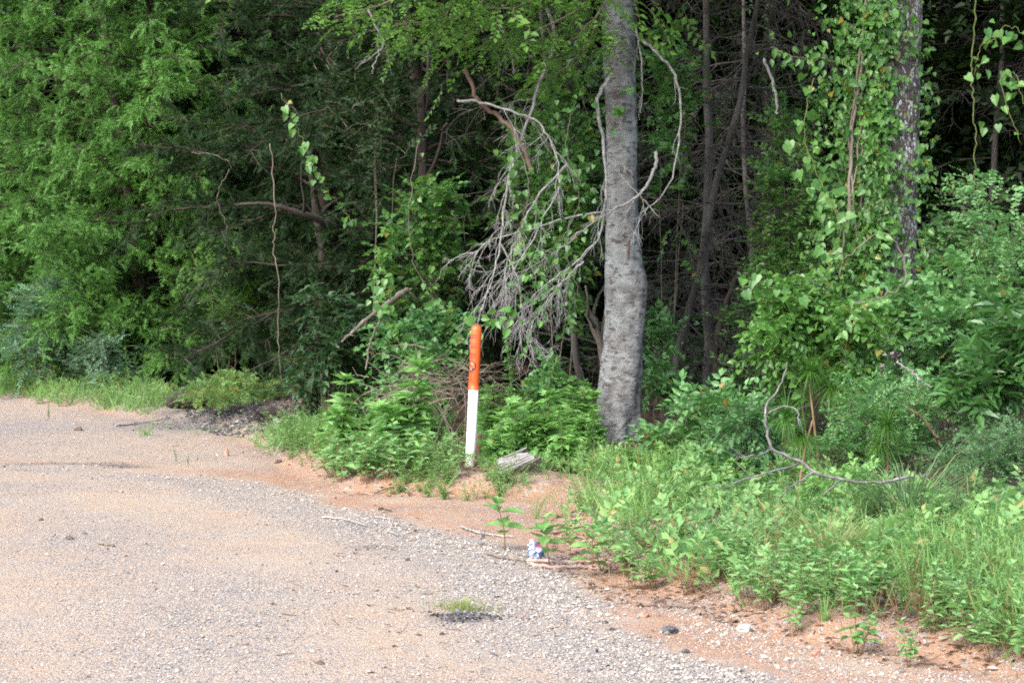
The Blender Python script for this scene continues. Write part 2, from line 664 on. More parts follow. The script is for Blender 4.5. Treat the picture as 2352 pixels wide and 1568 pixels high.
# ------------------------------------------------------------------ ground and gravel road
def spaced(parts):
    o = []
    for a, b, s_ in parts:
        o.append(np.arange(a, b, s_))
    return np.concatenate(o)


def build_ground():
    gx = spaced([(-400, -60, 34), (-60, -14, 3.1), (-14, -5.2, .3), (-5.2, 5.2, .055), (5.2, 14, .3), (14, 60, 3.1), (60, 420, 36)])
    gy = spaced([(-120, -10, 11), (-10, 7.4, .8), (7.4, 22.5, .055), (22.5, 40, .17), (40, 80, 2.1), (80, 620, 45)])
    nx, ny = len(gx), len(gy)
    Xg, Yg = np.meshgrid(gx, gy)
    x, y = Xg.ravel(), Yg.ravel()
    z = height(x, y)
    V = np.column_stack([x, y, z])
    d = bank_d(x, y)
    a = arc_d(x, y)
    P = np.stack([x, y, x * 0], -1)
    n1 = fbm(P * .7 + 3, 3)
    n2 = fbm(P * 2.2 + 11, 3)
    q = a + .22 * n1
    g = .80 * sstep(-.12, .12, q) - .56 * sstep(.55, 1.0, q) + .36 * sstep(1.5, 1.9, q) - .42 * sstep(2.3, 2.8, q) + .36 * sstep(3.3, 3.8, q) - .42 * sstep(4.4, 5.0, q) + .25 * sstep(5.8, 6.4, q)
    far = sstep(17.5, 19.5, y) * sstep(-1.6, -2.2, x)
    g = g * (1 - far) + far * (.55 + .25 * n1)
    out = .16 + .12 * n2
    right_mix = sstep(1.5, 2.6, x) * sstep(0, .5, -a) * .30
    g = np.where(q < 0, np.maximum(g, (out + right_mix) * (1 - far) + far * g), g)
    g = g * (1 - .16 * sstep(.7, 1.3, q) * (1 - far))
    g = np.clip(g + .2 * n1 + .15 * n2, 0.03, .97)
    clay = np.clip((sstep(.15, -.1, q) * (1 - .8 * far)) * (.6 + .55 * n2) + .12 * n1 + .45 * np.exp(-((q + .25) / .18) ** 2) * (1 - .3 * far), 0, 1)
    clay = np.clip(clay + .75 * np.exp(-((d - .05) / .2) ** 2), 0, 1)
    lit = np.clip(sstep(.5, 1.8, d + .5 * n2) + .4 * sstep(0, .35, d) * sstep(-.3, .5, n2), 0, 1)
    asp = np.zeros_like(x)
    for (u, v, rx, ry, s_) in [(560, 972, 1.2, 1.5, .95), (640, 955, .9, 1.2, 1.0), (600, 940, .9, 1.2, .95), (1066, 1416, .15, .14, .8), (440, 930, .5, .4, .6), (860, 1258, .16, .14, .7),
                               (760, 1205, .3, .2, .25), (1280, 1305, .3, .14, .2)]:
        c = flat(u, v)
        asp = np.maximum(asp, s_ * np.exp(-(((x - c[0]) / rx) ** 2 + ((y - c[1]) / ry) ** 2) ** 2) * np.clip(.8 + .5 * n2, .3, 1))
    line = [flat(*p_) for p_ in [(-200, 1070), (0, 1067), (120, 1062), (240, 1064), (300, 1072)]]
    asp = np.maximum(asp, .75 * np.exp(-(dist_line(x, y, line) / .16) ** 2) * np.clip(.8 + .6 * n2, 0, 1))
    idx = np.arange(nx * ny).reshape(ny, nx)
    Q = np.stack([idx[:-1, :-1], idx[:-1, 1:], idx[1:, 1:], idx[1:, :-1]], -1).reshape(-1, 4)
    cx = x[Q].mean(1)
    cyy = y[Q].mean(1)
    road = arc_d(cx, cyy) + .10 * fbm(np.stack([cx, cyy, cx * 0], -1) * 2.0, 2) > 0
    for nm, sel in (('ground', ~road), ('gravel_road', road)):
        Qs = Q[sel]
        used, inv = np.unique(Qs, return_inverse=True)
        mb = MB()
        mb.add(V[used], inv.ravel(), np.arange(len(Qs)) * 4)
        o = mb.build(nm, M['ground'], None, True)
        for an, arr in (('gravel', g), ('clay', clay), ('litter', lit), ('asphalt', asp)):
            at_ = o.data.attributes.new(an, 'FLOAT', 'POINT')
            at_.data.foreach_set('value', arr[used].astype(np.float32))
        tag(o, kind='structure')
    return gx, gy, g.reshape(ny, nx), asp.reshape(ny, nx)


GX, GY, GRAV, ASPH = build_ground()


def sample_field(Fd, x, y):
    i = np.clip(np.searchsorted(GX, x), 0, len(GX) - 1)
    j = np.clip(np.searchsorted(GY, y), 0, len(GY) - 1)
    return Fd[j, i]


# rock template: a lumpy low octahedron
def rock_T(seed):
    r = np.random.default_rng(seed)
    t = (1 + 5 ** .5) / 2
    V = norm(np.array([(-1, t, 0), (1, t, 0), (-1, -t, 0), (1, -t, 0), (0, -1, t), (0, 1, t), (0, -1, -t), (0, 1, -t), (t, 0, -1), (t, 0, 1), (-t, 0, -1), (-t, 0, 1)], float))
    F = [(0, 11, 5), (0, 5, 1), (0, 1, 7), (0, 7, 10), (0, 10, 11), (1, 5, 9), (5, 11, 4), (11, 10, 2), (10, 7, 6), (7, 1, 8), (3, 9, 4), (3, 4, 2), (3, 2, 6), (3, 6, 8), (3, 8, 9), (4, 9, 5), (2, 4, 11), (6, 2, 10), (8, 6, 7), (9, 8, 1)]
    V = V * r.uniform(.65, 1.15, (12, 1)) * np.array([1, .75, .6])
    mb = MB()
    mb.faces(V, F)
    return mb.T()


def octa_T(seed):
    r = np.random.default_rng(seed)
    V = np.array([(1, 0, 0), (0, 1, 0), (-1, 0, 0), (0, -1, 0), (0, 0, 1), (0, 0, -1)], float) * r.uniform(.6, 1.2, (6, 1)) * np.array([1, .8, .65])
    V = V + r.normal(0, .12, V.shape)
    F = [(0, 1, 4), (1, 2, 4), (2, 3, 4), (3, 0, 4), (1, 0, 5), (2, 1, 5), (3, 2, 5), (0, 3, 5)]
    mb = MB()
    mb.faces(V, F)
    return mb.T()


ROCKS = [rock_T(i) for i in range(4)]
OCTAS = [octa_T(i) for i in range(5)]


def strew(mb, P, size, r, sink=.2, Ts=OCTAS):
    k = r.integers(0, len(Ts), len(P))
    az = r.uniform(0, 6.283, len(P))
    for t in range(len(Ts)):
        s_ = k == t
        a = az[s_]
        mb.inst(Ts[t], P[s_] + np.array([0, 0, 1]) * (size[s_] * (.6 - sink))[:, None], np.stack([np.cos(a), np.sin(a), r.normal(0, .25, len(a))], -1), UP, size[s_])


def build_gravel():
    r = np.random.default_rng(3)
    mb = MB()
    for (y0, y1, n) in ((8.2, 12, 90000), (12, 17, 70000), (17, 29, 45000)):
        y = r.uniform(y0, y1, n)
        half = y * 1250 / S
        x = r.uniform(-1, 1, n) * half
        g = sample_field(GRAV, x, y)
        g = np.where(bank_d(x, y) > .25, 0, g) * (1 - .9 * sample_field(ASPH, x, y))
        k = r.random(n) < np.clip(g, .05, 1) ** 1.3 * .85
        x, y = x[k], y[k]
        sz = np.exp(r.normal(math.log(.0040), .42, len(x)))
        sz = np.clip(sz, .003, .018) * (1 + (y > 17) * .3)
        ad = arc_d(x, y)
        sz = sz * (1 + .4 * np.exp(-((ad - .12) / .22) ** 2) + .2 * np.exp(-((ad - .5) / .5) ** 2))
        strew(mb, np.column_stack([x, y, height(x, y)]), sz, r)
    vr = scatter([(1500, 1390), (1700, 1410), (1850, 1475), (2352, 1580), (2352, 1700), (1900, 1568), (1600, 1480)], 2400, 77)
    strew(mb, vr, np.clip(np.exp(r.normal(math.log(.0045), .5, len(vr))), 0, .02), r, .35)
    tag(mb.build('gravel', M['gravel']), 'loose grey gravel lying over the sandy road', kind='stuff')
    mb = MB()
    n = 26000
    y = r.uniform(8.5, 29, n)
    x = r.uniform(-1, 1, n) * y * 1250 / S
    k = r.random(n) < np.clip(sample_field(ASPH, x, y) * 1.2, .012, 1)
    x, y = x[k], y[k]
    strew(mb, np.column_stack([x, y, height(x, y)]), np.exp(r.normal(math.log(.009), .4, len(x))), r)
    c = flat(1066, 1416)
    a = r.uniform(0, 6.28, 380)
    q = np.abs(r.normal(0, .55, 380)) * (1 + .5 * np.sin(a * 3 + 1))
    x, y = c[0] + .20 * q * np.cos(a), c[1] + .16 * q * np.sin(a)
    strew(mb, np.column_stack([x, y, height(x, y) + .03 * np.exp(-3 * q * q)]), np.exp(r.normal(math.log(.0075), .35, 380)), r)
    hp = scatter([(420, 950), (560, 930), (690, 920), (720, 960), (640, 1000), (500, 1000)], 2600, 78)
    strew(mb, hp, np.exp(r.normal(math.log(.013), .5, len(hp))), r)
    tag(mb.build('debris', M['crumb']), 'dark crumbs of asphalt strewn on the gravel', kind='stuff')


build_gravel()

# ------------------------------------------------------------------ leaf and spray templates
def mk(V, F):
    mb = MB()
    mb.faces(np.array(V, float), F)
    return mb.T()


LEAF2 = mk([(0, 0, 0), (.3, .45, .1), (0, 1, -.06), (-.3, .45, .1)], [(0, 1, 2), (0, 2, 3)])
LANCE = mk([(0, 0, 0), (.17, .3, .06), (.13, .65, .02), (0, 1, -.14), (-.13, .65, .02), (-.17, .3, .06), (0, .5, -.03)],
           [(0, 1, 2, 6), (6, 2, 3), (0, 6, 4, 5), (6, 3, 4)])
OVATE = mk([(0, 0, 0), (.27, .28, .08), (.25, .58, .05), (0, 1, -.15), (-.25, .58, .05), (-.27, .28, .08), (0, .45, -.03)],
           [(0, 1, 2, 6), (6, 2, 3), (0, 6, 4, 5), (6, 3, 4)])
HEART = mk([(0, 0, 0), (.26, -.14, .05), (.46, .14, .09), (.34, .52, .04), (0, 1, -.14), (-.34, .52, .04), (-.46, .14, .09), (-.26, -.14, .05), (0, .4, -.05)],
           [(0, 1, 2, 8), (8, 2, 3), (8, 3, 4), (0, 8, 6, 7), (8, 5, 6), (8, 4, 5)])
LOBED = None
_mb = MB()
for a_, L_, w_ in ((-66, .6, .15), (-34, .85, .17), (0, 1.0, .19), (34, .85, .17), (66, .6, .15)):
    a_ = R(a_)
    f_ = np.array([math.sin(a_), math.cos(a_), 0])
    s_ = np.array([f_[1], -f_[0], 0])
    _mb.faces(np.array([(0, 0, 0), f_ * .45 * L_ + s_ * w_ + (0, 0, .05), f_ * L_ + (0, 0, -.16 * L_), f_ * .45 * L_ - s_ * w_ + (0, 0, .05)]), [(0, 1, 2), (0, 2, 3)])
LOBED = _mb.T()
BLADE = [mk([(-.02, 0, 0), (.02, 0, 0), (.018, .4, c * .1), (-.018, .4, c * .1), (.012, .75, c * .38), (-.012, .75, c * .38), (0, 1, c * .75)],
            [(0, 1, 2, 3), (3, 2, 4, 5), (5, 4, 6)]) for c in (-.15, .15, .5)]


NEEDLE = mk([(-.009, 0, 0), (.009, 0, 0), (.008, .5, -.06), (-.008, .5, -.06), (0, 1, -.3)], [(0, 1, 2, 3), (3, 2, 4)])
LONGB = [mk([(-.006, 0, 0), (.006, 0, 0), (.007, .45, c * .12), (-.007, .45, c * .12), (.005, .78, c * .42), (-.005, .78, c * .42), (0, .98, c * .8)], [(0, 1, 2, 3), (3, 2, 4, 5), (5, 4, 6)]) for c in (-.6, -.95, -1.3)]


def cedar_spray_T(seed, nbl=24):
    r = np.random.default_rng(seed)
    mb = MB()
    for i in range(nbl):
        t = i / nbl
        p = np.array([r.normal(0, .02), t * .95, -.28 * t * t + r.normal(0, .03)])
        sgn = 1 if i % 2 else -1
        a = R(r.uniform(18, 52)) * sgn
        f = norm(np.array([math.sin(a), math.cos(a), r.normal(-.12, .28)]))
        L = r.uniform(.26, .42) * (1.05 - .55 * t)
        s_ = norm(np.cross(f, np.array([r.normal(0, .5), r.normal(0, .3), 1]))) * r.uniform(.024, .038)
        mb.faces(np.array([p - s_, p + s_, p + f * L + s_ * .25, p + f * L - s_ * .25]), [(0, 1, 2, 3)])
    return mb.T()


CEDAR = [cedar_spray_T(i) for i in range(5)]


def twig_T(seed, nl, leaf, ls, ang=50, droop=.15, opp=False, stem_r=.006, tip=True, hang=0.0):
    """A twig of unit length along +Y: (leaves, stem)."""
    r = np.random.default_rng(seed)
    lf, st = MB(), MB()
    pts = smooth_path([(0, 0, 0), (r.normal(0, .04), .35, .03), (r.normal(0, .06), .7, -droop * .5), (r.normal(0, .08), 1, -droop * 1.2)], 6)
    st.tube(pts, np.linspace(stem_r, stem_r * .35, 6), 3)
    pos, fwd, up, sz = [], [], [], []
    for i in range(nl):
        t = .12 + .88 * (i // 2 * 2 + 1 if opp else i + .5) / nl
        t = min(t, 1)
        p = np.array([np.interp(t, np.linspace(0, 1, 6), pts[:, k]) for k in range(3)])
        sg = 1 if i % 2 else -1
        a = R(ang + r.normal(0, 12)) * sg
        f = np.array([math.sin(a), math.cos(a), r.normal(.05, .2) - hang])
        pos.append(p)
        fwd.append(f)
        up.append(np.array([r.normal(0, .35), r.normal(-.1, .35), 1]))
        sz.append(ls * r.uniform(.7, 1.15) * (1.1 - .35 * t))
    if tip:
        pos.append(pts[-1])
        fwd.append(np.array([r.normal(0, .2), 1, -.2]))
        up.append(UP)
        sz.append(ls * .8)
    lf.inst(leaf, pos, np.array(fwd), np.array(up), np.array(sz))
    return lf.T(), st.T()


TW = {
    'small': [twig_T(i, 12, LEAF2, .22, 55) for i in range(4)],
    'fine': [twig_T(20 + i, 20, LEAF2, .13, 60, .25) for i in range(4)],
    'flatfine': [twig_T(30 + i, 24, LEAF2, .12, 62, .1, True) for i in range(4)],
    'medium': [twig_T(40 + i, 8, OVATE, .30, 55) for i in range(4)],
    'heart': [twig_T(60 + i, 8, HEART, .27, 70, .3, hang=.5) for i in range(4)],
    'lance': [twig_T(80 + i, 9, LANCE, .5, 50, .1, hang=.15) for i in range(4)],
    'lobed': [twig_T(100 + i, 6, LOBED, .36, 60, .15, True) for i in range(3)],
    'ivy': [twig_T(120 + i, 9, HEART, .22, 65, .2, hang=.25) for i in range(4)],
    'three': [twig_T(140 + i, 15, LEAF2, .2, 75, .2, hang=.1) for i in range(4)],
}


def put_twigs(lf, st, kind, P, F, sz, r, up=None):
    Ts = TW[kind]
    k = r.integers(0, len(Ts), len(P))
    U = np.array([0, 0, 1.0]) + r.normal(0, .3, P.shape) if up is None else up
    for t in range(len(Ts)):
        m_ = k == t
        lf.inst(Ts[t][0], P[m_], F[m_], U[m_], sz[m_])
        if st is not None:
            st.inst(Ts[t][1], P[m_], F[m_], U[m_], sz[m_])


# ------------------------------------------------------------------ forest behind
def crown_mesh(seed, H, z0, rad, nlimb, per, kind, sz, low=0.0):
    """Limbs and leaf sprays of a broadleaf tree with its trunk on the z axis."""
    r = np.random.default_rng(seed)
    lf, st = MB(), MB()
    for i in range(nlimb):
        h = z0 + (H - z0) * (i + r.random()) / nlimb
        L = rad * (1 - .55 * max(0, (h - z0) / (H - z0) - .3)) * r.uniform(.6, 1.1)
        az = i * 2.4 + r.normal(0, .4)
        p = walk(r, (0, 0, h), (math.cos(az), math.sin(az), r.uniform(.1, .6) + (.25 if low else 0)), L, 6, .10 if low else .18, 0 if low else .03)
        st.tube(p, np.linspace(.035, .008, 7) * L / 2, 5)
        t = r.random(per) ** .6
        Q = np.column_stack([np.interp(t, np.linspace(0, 1, 7), p[:, k]) for k in range(3)])
        off = r.normal(0, 1, (per, 3)) * (.32 * L * .5)
        Q = Q + off
        if low:
            Q[:, 2] = np.maximum(Q[:, 2], low + .4 * r.random(per))
        F = norm(off + .5 * (p[-1] - p[0]) / L + r.normal(0, .3, (per, 3)) + np.array([0, 0, -.15]))
        put_twigs(lf, None, kind, Q, F, r.uniform(.7, 1.2, per) * sz, r)
    return lf, st


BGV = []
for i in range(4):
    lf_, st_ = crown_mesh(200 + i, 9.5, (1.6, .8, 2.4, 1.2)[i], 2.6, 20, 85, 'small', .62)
    BGV.append((lf_.mesh('crown', M['forest_leaf_shaded']), st_.mesh('limbs', M['dark_bark'])))
TRK = []
for i in range(3):
    r_ = np.random.default_rng(300 + i)
    mb_ = MB()
    pts_ = walk(r_, (0, 0, -.2), (r_.normal(0, .03), r_.normal(0, .03), 1), 9.2, 12, .025)
    mb_.tube(pts_, np.linspace(.13, .035, 13), 8)
    TRK.append(mb_.mesh('trunk', M['dark_bark'], True))


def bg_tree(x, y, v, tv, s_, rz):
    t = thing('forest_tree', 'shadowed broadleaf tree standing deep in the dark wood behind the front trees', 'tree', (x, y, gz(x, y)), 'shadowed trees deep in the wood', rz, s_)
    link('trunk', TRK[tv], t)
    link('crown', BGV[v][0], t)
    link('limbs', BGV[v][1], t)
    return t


lf_, st_ = crown_mesh(210, 12.5, 5.6, 2.9, 20, 210, 'small', .42, 5.2)
TALL = (lf_.mesh('crown', M['forest_leaf_shaded']), st_.mesh('limbs', M['dark_bark']))


def added_shade_tree(x, y, rz, s_, label='tall bare trunked tree added to shade the dark hollow with its unseen crown', group='trees added to shade the hollow'):
    t = thing('added_shade_tree', label, 'tree', (x, y, gz(x, y)), group, rz, s_)
    link('trunk', TRK[0], t)
    link('crown', TALL[0], t)
    link('limbs', TALL[1], t)


for x_, y_ in ((6.2, 23.5), (3.2, 27.5), (8.6, 24.5), (-0.6, 30.5), (-1.0, 36), (11.0, 24.0), (-4.5, 41)):  # trees added so their unseen crowns block sky light from the wood
    added_shade_tree(x_, y_, x_ * 3.1, 1.0 + .05 * math.sin(x_ * 7))

r0 = np.random.default_rng(11)
for (y, n, half) in ((25.5, 9, 13), (29.5, 10, 14), (33.5, 11, 15), (38, 12, 17), (43, 13, 19)):  # row ends out of view, extended to block side light
    for i in range(n):
        x = -half + 2 * half * (i + .5 + r0.uniform(-.3, .3)) / n
        yy = y + r0.uniform(-1.4, 1.4)
        if bank_d(np.array([x]), np.array([yy]))[0] < 3.2:
            yy += 5.5
            if bank_d(np.array([x]), np.array([yy]))[0] < 3.2:
                continue
        if x < 1.0 and yy < 37:
            yy = 37 + (yy - 25) * .25
        if abs(x - 4.0) < 2.2 and yy < 26.5:      # the dark hollow to the right: only the added tall shade trees
            continue
        bg_tree(x, yy, int(r0.integers(0, 4)), int(r0.integers(0, 3)), r0.uniform(.85, 1.25), r0.uniform(0, 6.28))


for x_, y_, v_ in ((2.0, 29.5, 1), (3.3, 32.0, 3), (5.2, 28.5, 1), (4.6, 35.5, 3), (1.2, 34.0, 1), (6.9, 31.0, 3), (0.3, 28.0, 1)):
    bg_tree(x_, y_, v_, 1, 1.1, x_ * 5)


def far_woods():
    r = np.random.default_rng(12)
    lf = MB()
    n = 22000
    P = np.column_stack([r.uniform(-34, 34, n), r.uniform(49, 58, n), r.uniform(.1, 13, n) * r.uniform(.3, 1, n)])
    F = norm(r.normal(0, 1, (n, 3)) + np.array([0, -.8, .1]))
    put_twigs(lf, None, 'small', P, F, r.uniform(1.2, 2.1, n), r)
    tag(lf.build('far_woods', M['forest_leaf_shaded']), 'dense wood far behind the front trees', kind='stuff')


far_woods()

# ------------------------------------------------------------------ cedars
def cedar_mesh(seed, H, Rr, z0, nb, mat, dens=1.0, wide=0.0, droop=.045):
    r = np.random.default_rng(seed)
    st = MB()
    PP, FF, SS = [], [], []
    for i in range(nb):
        q = (i + r.random()) / nb
        h = z0 + (H - z0) * q ** 1.15
        L = Rr * max(.15, (1 - q) ** .62) * r.uniform(.62, 1.12)
        az = i * 2.39996 + r.normal(0, .25)
        d0 = np.array([math.cos(az), math.sin(az), r.uniform(.0, .45)])
        p = walk(r, (0, 0, h), d0, L, 8, .09, droop)
        st.tube(p, np.linspace(.024, .004, 9) * (L / 2) ** .5, 5)
        nbr = max(4, int(L * 12))
        for t in .06 + .94 * r.random(nbr):
            c = np.array([np.interp(t, np.linspace(0, 1, 9), p[:, k]) for k in range(3)])
            tg = norm(p[min(8, int(t * 8) + 1)] - p[int(t * 8 - 1e-6)])
            sd = norm(np.cross(tg, UP)) * (1 if r.random() < .5 else -1)
            d = norm(tg * r.uniform(.4, 1.0) + sd * r.uniform(.2, 1.0) + UP * r.normal(.08, .35))
            l_ = L * r.uniform(.12, .30) * (1.15 - .6 * t) + .10
            b = walk(r, c, d, l_, 4, .14, .06)
            st.tube(b, np.linspace(.007, .002, 5), 3, False)
            ns = max(3, int(l_ / .055 * dens))
            tt = np.linspace(.15, 1, ns)
            PP.append(np.column_stack([np.interp(tt, np.linspace(0, 1, 5), b[:, k]) for k in range(3)]))
            FF.append(norm(d + r.normal(0, .5, (ns, 3)) + np.array([0, 0, -.12])))
            SS.append(r.uniform(.10, .19, ns))
    PP, FF, SS = np.concatenate(PP), np.concatenate(FF), np.concatenate(SS)
    lf = MB()
    k = r.integers(0, len(CEDAR), len(PP))
    for t in range(len(CEDAR)):
        m_ = k == t
        lf.inst(CEDAR[t], PP[m_], FF[m_], UP + r.normal(0, .4, (m_.sum(), 3)), SS[m_])
    tr = MB()
    tr.tube(walk(r, (0, 0, -.2), (0.02, 0, 1), H, 14, .02), np.linspace(.15, .015, 15) * np.linspace(1, .7, 15), 10)
    return lf.mesh('crown', mat), st.mesh('limbs', M['cedar_bark']), tr.mesh('trunk', M['cedar_bark'], True)


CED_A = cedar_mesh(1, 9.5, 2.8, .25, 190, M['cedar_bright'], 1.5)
CED_B = cedar_mesh(2, 9.0, 2.7, .8, 125, M['cedar_shaded'], 1.25)


def cedar(u, Y, me, label, rz, s_, dy=0):
    p = at(u, 800, Y)
    t = thing('cedar_tree', label, 'tree', (p[0], p[1], gz(p[0], p[1])), None, rz, s_)
    link('trunk', me[2], t)
    link('crown', me[0], t)
    link('limbs', me[1], t)
    return t


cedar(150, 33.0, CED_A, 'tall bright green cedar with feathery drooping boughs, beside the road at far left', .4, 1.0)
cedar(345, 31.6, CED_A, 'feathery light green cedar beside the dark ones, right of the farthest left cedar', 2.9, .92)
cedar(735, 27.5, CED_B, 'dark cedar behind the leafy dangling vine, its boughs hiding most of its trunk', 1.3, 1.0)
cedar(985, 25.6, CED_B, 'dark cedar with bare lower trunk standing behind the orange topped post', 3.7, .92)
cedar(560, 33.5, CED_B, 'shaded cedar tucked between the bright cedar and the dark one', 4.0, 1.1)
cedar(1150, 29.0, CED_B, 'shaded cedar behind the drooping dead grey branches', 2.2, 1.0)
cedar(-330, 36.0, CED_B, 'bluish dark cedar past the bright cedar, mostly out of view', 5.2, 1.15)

# ------------------------------------------------------------------ grey tree with dead drooping branches
def hero():
    Y = 19.75
    prof = [(1050, 1413, 140), (1015, 1415, 120), (980, 1416, 106), (900, 1423, 97), (800, 1431, 92), (720, 1436, 90), (655, 1438, 96), (605, 1432, 82), (500, 1430, 74),
            (400, 1429, 73), (300, 1427, 72), (200, 1424, 73), (100, 1421, 77), (0, 1419, 75), (-150, 1426, 72), (-500, 1440, 62), (-1000, 1430, 46), (-1500, 1445, 26), (-1700, 1450, 10)]
    base = at(1417, 1010, Y)
    base[2] = gz(base[0], Y)
    t = thing('grey_barked_tree', 'grey barked tree with a swollen lower trunk and drooping dead branches', 'tree', base)
    C = smooth_path([np.append(at(u, v, Y) - base, wd / S * Y / 2) if False else np.array([*(at(u, v, Y) - base)]) for v, u, wd in prof], 260)
    rad = smooth_path([np.array([wd / S * Y / 2, 0, 0]) for v, u, wd in prof], 260)[:, 0]

    def wob(V, pts):
        k, n = V.shape[:2]
        Q = V.reshape(-1, 3)
        c = np.repeat(pts, n, 0)
        dr = norm(Q - c)
        a = fbm(np.column_stack([dr[:, 0] * 2, dr[:, 1] * 2, Q[:, 2] * 1.8]), 3) * .012 + fbm(np.column_stack([Q[:, 0] * 12, Q[:, 1] * 12, Q[:, 2] * 15]), 3) * .0045
        low = np.clip((.5 - Q[:, 2]) / .5, 0, 1)
        th = np.arctan2(dr[:, 1], dr[:, 0])
        a = a + low ** 2 * .05 * np.cos(th * 5 + 1)
        return (Q + dr * a[:, None]).reshape(k, n, 3)

    mb = MB()
    mb.tube(C, rad, 56, True, wob)
    trunk = mb.build('trunk', M['bark'], t, True)
    # long dark scar on the trunk
    sc_ = MB()
    p0, p1 = at(1441, 545, Y) - base, at(1439, 598, Y) - base
    ln = smooth_path([p0 + (0, -.148, 0), (p0 + p1) / 2 + (.006, -.158, 0), p1 + (0, -.162, 0)], 8)
    sc_.tube(ln, np.array([.002, .008, .011, .012, .011, .009, .006, .002]), 7)
    sc_.build('scar', M['brown_branch'], trunk, True)
    r = np.random.default_rng(5)
    # living limbs and crown above and over the front
    lf, st = MB(), MB()
    limbs = [((1425, -200), (-2.4, -1.6, .1)), ((1425, -80), (-1.7, -1.0, -.25)), ((1425, -350), (-2.6, .4, .2)), ((1430, -350), (2.2, -1.2, .3)), ((1430, -600), (1.8, 1.6, .4)),
             ((1430, -800), (-1.5, -1.8, .6)), ((1430, -1000), (1.6, -.6, .8)), ((1435, -1200), (-.8, 1.2, .8)), ((1435, -1200), (.5, -1.4, .9)), ((1440, -500), (.4, 2.3, .3)), ((1430, -650), (-2.2, 1.5, .5))]
    limbs += [((1425, -450), (-2.6, -3.0, .9)), ((1425, -550), (-.6, -3.6, .9)), ((1428, -520), (1.7, -3.4, .8)), ((1430, -480), (3.0, -2.0, .8)), ((1425, -650), (-3.6, -1.2, .6)), ((1430, -750), (.5, -2.4, 1.2))]  # extra overhead limbs out of view, added to shade the wood behind
    for i, ((u, v), d) in enumerate(limbs):
        s0 = at(u, v, Y) - base
        L = float(np.linalg.norm(d)) * 1.1
        p = walk(r, s0, d, L, 8, .12, .02)
        lm = MB()
        lm.tube(p, np.linspace(.055, .010, 9), 7)
        lm.build('limb', M['bark'], t, True)
        big = i >= 11
        per = 330 if big else 150
        tt = r.random(per) ** .7
        Q = np.column_stack([np.interp(tt, np.linspace(0, 1, 9), p[:, k]) for k in range(3)])
        off = r.normal(0, 1, (per, 3)) * (np.array([.6, .6, .42]) if big else np.array([.42, .42, .30]))
        if big:
            Q[:, 2] = np.maximum(Q[:, 2] + off[:, 2], 4.7 + .5 * r.random(per)) - off[:, 2]
        put_twigs(lf, st, 'small', Q + off, norm(off + np.array([0, 0, -.2]) + r.normal(0, .25, off.shape)), r.uniform(.28, .5, per) * (1.25 if big else 1), r)
    # foliage hanging into the top of the view: sprays traced along drooping boughs
    for (pa, Yb) in [([(1380, -60), (1200, 10), (1020, 40), (900, 60)], 18.6), ([(1385, -20), (1260, 60), (1150, 95), (1060, 120)], 18.9), ([(1300, -60), (1010, -10), (860, 10), (770, 40)], 18.4),
                     ([(1385, 30), (1350, 110), (1300, 160), (1230, 190)], 19.1), ([(1380, 20), (1340, 70), (1290, 90), (1210, 60)], 18.8), ([(1150, -40), (1080, 30), (1010, 70), (960, 95)], 18.7)]:
        p = smooth_path([at(u, v, Yb) - base for u, v in pa], 12, .02, r)
        lm = MB()
        lm.tube(p, np.linspace(.014, .004, 12), 5)
        lm.build('limb', M['twig_wood'], t, True)
        per = 62
        tt = r.random(per)
        Q = np.column_stack([np.interp(tt, np.linspace(0, 1, 12), p[:, k]) for k in range(3)])
        off = r.normal(0, 1, (per, 3)) * np.array([.10, .22, .085])
        put_twigs(lf, st, 'small', Q + off, norm(off * np.array([1, 1, .5]) + np.array([-.12, -.1, -.04])), r.uniform(.16, .30, per), r)
    lf.build('crown', M['canopy_leaf'], t)
    st.build('twigs', M['twig_wood'], t)

    # dead drooping limbs, grey with lichen
    def dead(path, r0_, r1_, nt, tl, droop, Yd, mat, spread=1.0, depth=2, label=None):
        mb = MB()
        k = len(path)
        ys = Yd if isinstance(Yd, (list, tuple)) else [Yd] * k
        n = k * 5
        p = smooth_path([at(u, v, y_) - base for (u, v), y_ in zip(path, ys)], n, .006, r)
        mb.tube(p, np.linspace(r0_, r1_, n), 6)

        def tw(q, d, L, rr, lev):
            b = walk(r, q, d, L, 7, .17, droop)
            mb.tube(b, np.linspace(rr, rr * .5, 8), 4)
            if lev > 0:
                for _ in range(r.integers(2, 5)):
                    i = r.integers(1, 7)
                    tg = norm(b[i] - b[i - 1])
                    tw(b[i], tg + r.normal(0, .55, 3) * np.array([1, .7, 1]), L * r.uniform(.35, .65), rr * .62, lev - 1)

        for _ in range(int(nt * 1.25)):
            i = int(n * (.25 + .74 * r.random()))
            i = min(i, n - 1)
            tg = norm(p[i] - p[i - 1])
            d = tg * .6 + r.normal(0, .5, 3) * spread + np.array([-.25, -.05, -.35])
            tw(p[i], d, tl * r.uniform(.6, 1.35), min(.0042, r0_ * .22 + .0012), depth)
        o = mb.build('dead_limb', M[mat], t, True)
        if label:
            o['label'] = label

    dead([(1505, 348), (1506, 380), (1482, 430), (1440, 468), (1380, 486), (1290, 505), (1200, 530), (1120, 555), (1090, 590)], .017, .0035, 11, .30, .12, 19.3, 'lichen_twig', .8, 2,
         'pale dead limb curving across the trunk to the left')
    dead([(1402, 172), (1372, 235), (1385, 330), (1392, 430), (1380, 530), (1335, 590), (1270, 640), (1200, 700)], .019, .0035, 11, .34, .14, 19.2, 'lichen_twig', .8, 2)
    dead([(1255, 20), (1275, 90), (1240, 190), (1205, 300), (1165, 420), (1150, 560), (1130, 650), (1100, 720)], .017, .004, 10, .32, .16, 19.0, 'lichen_twig', .7, 2)
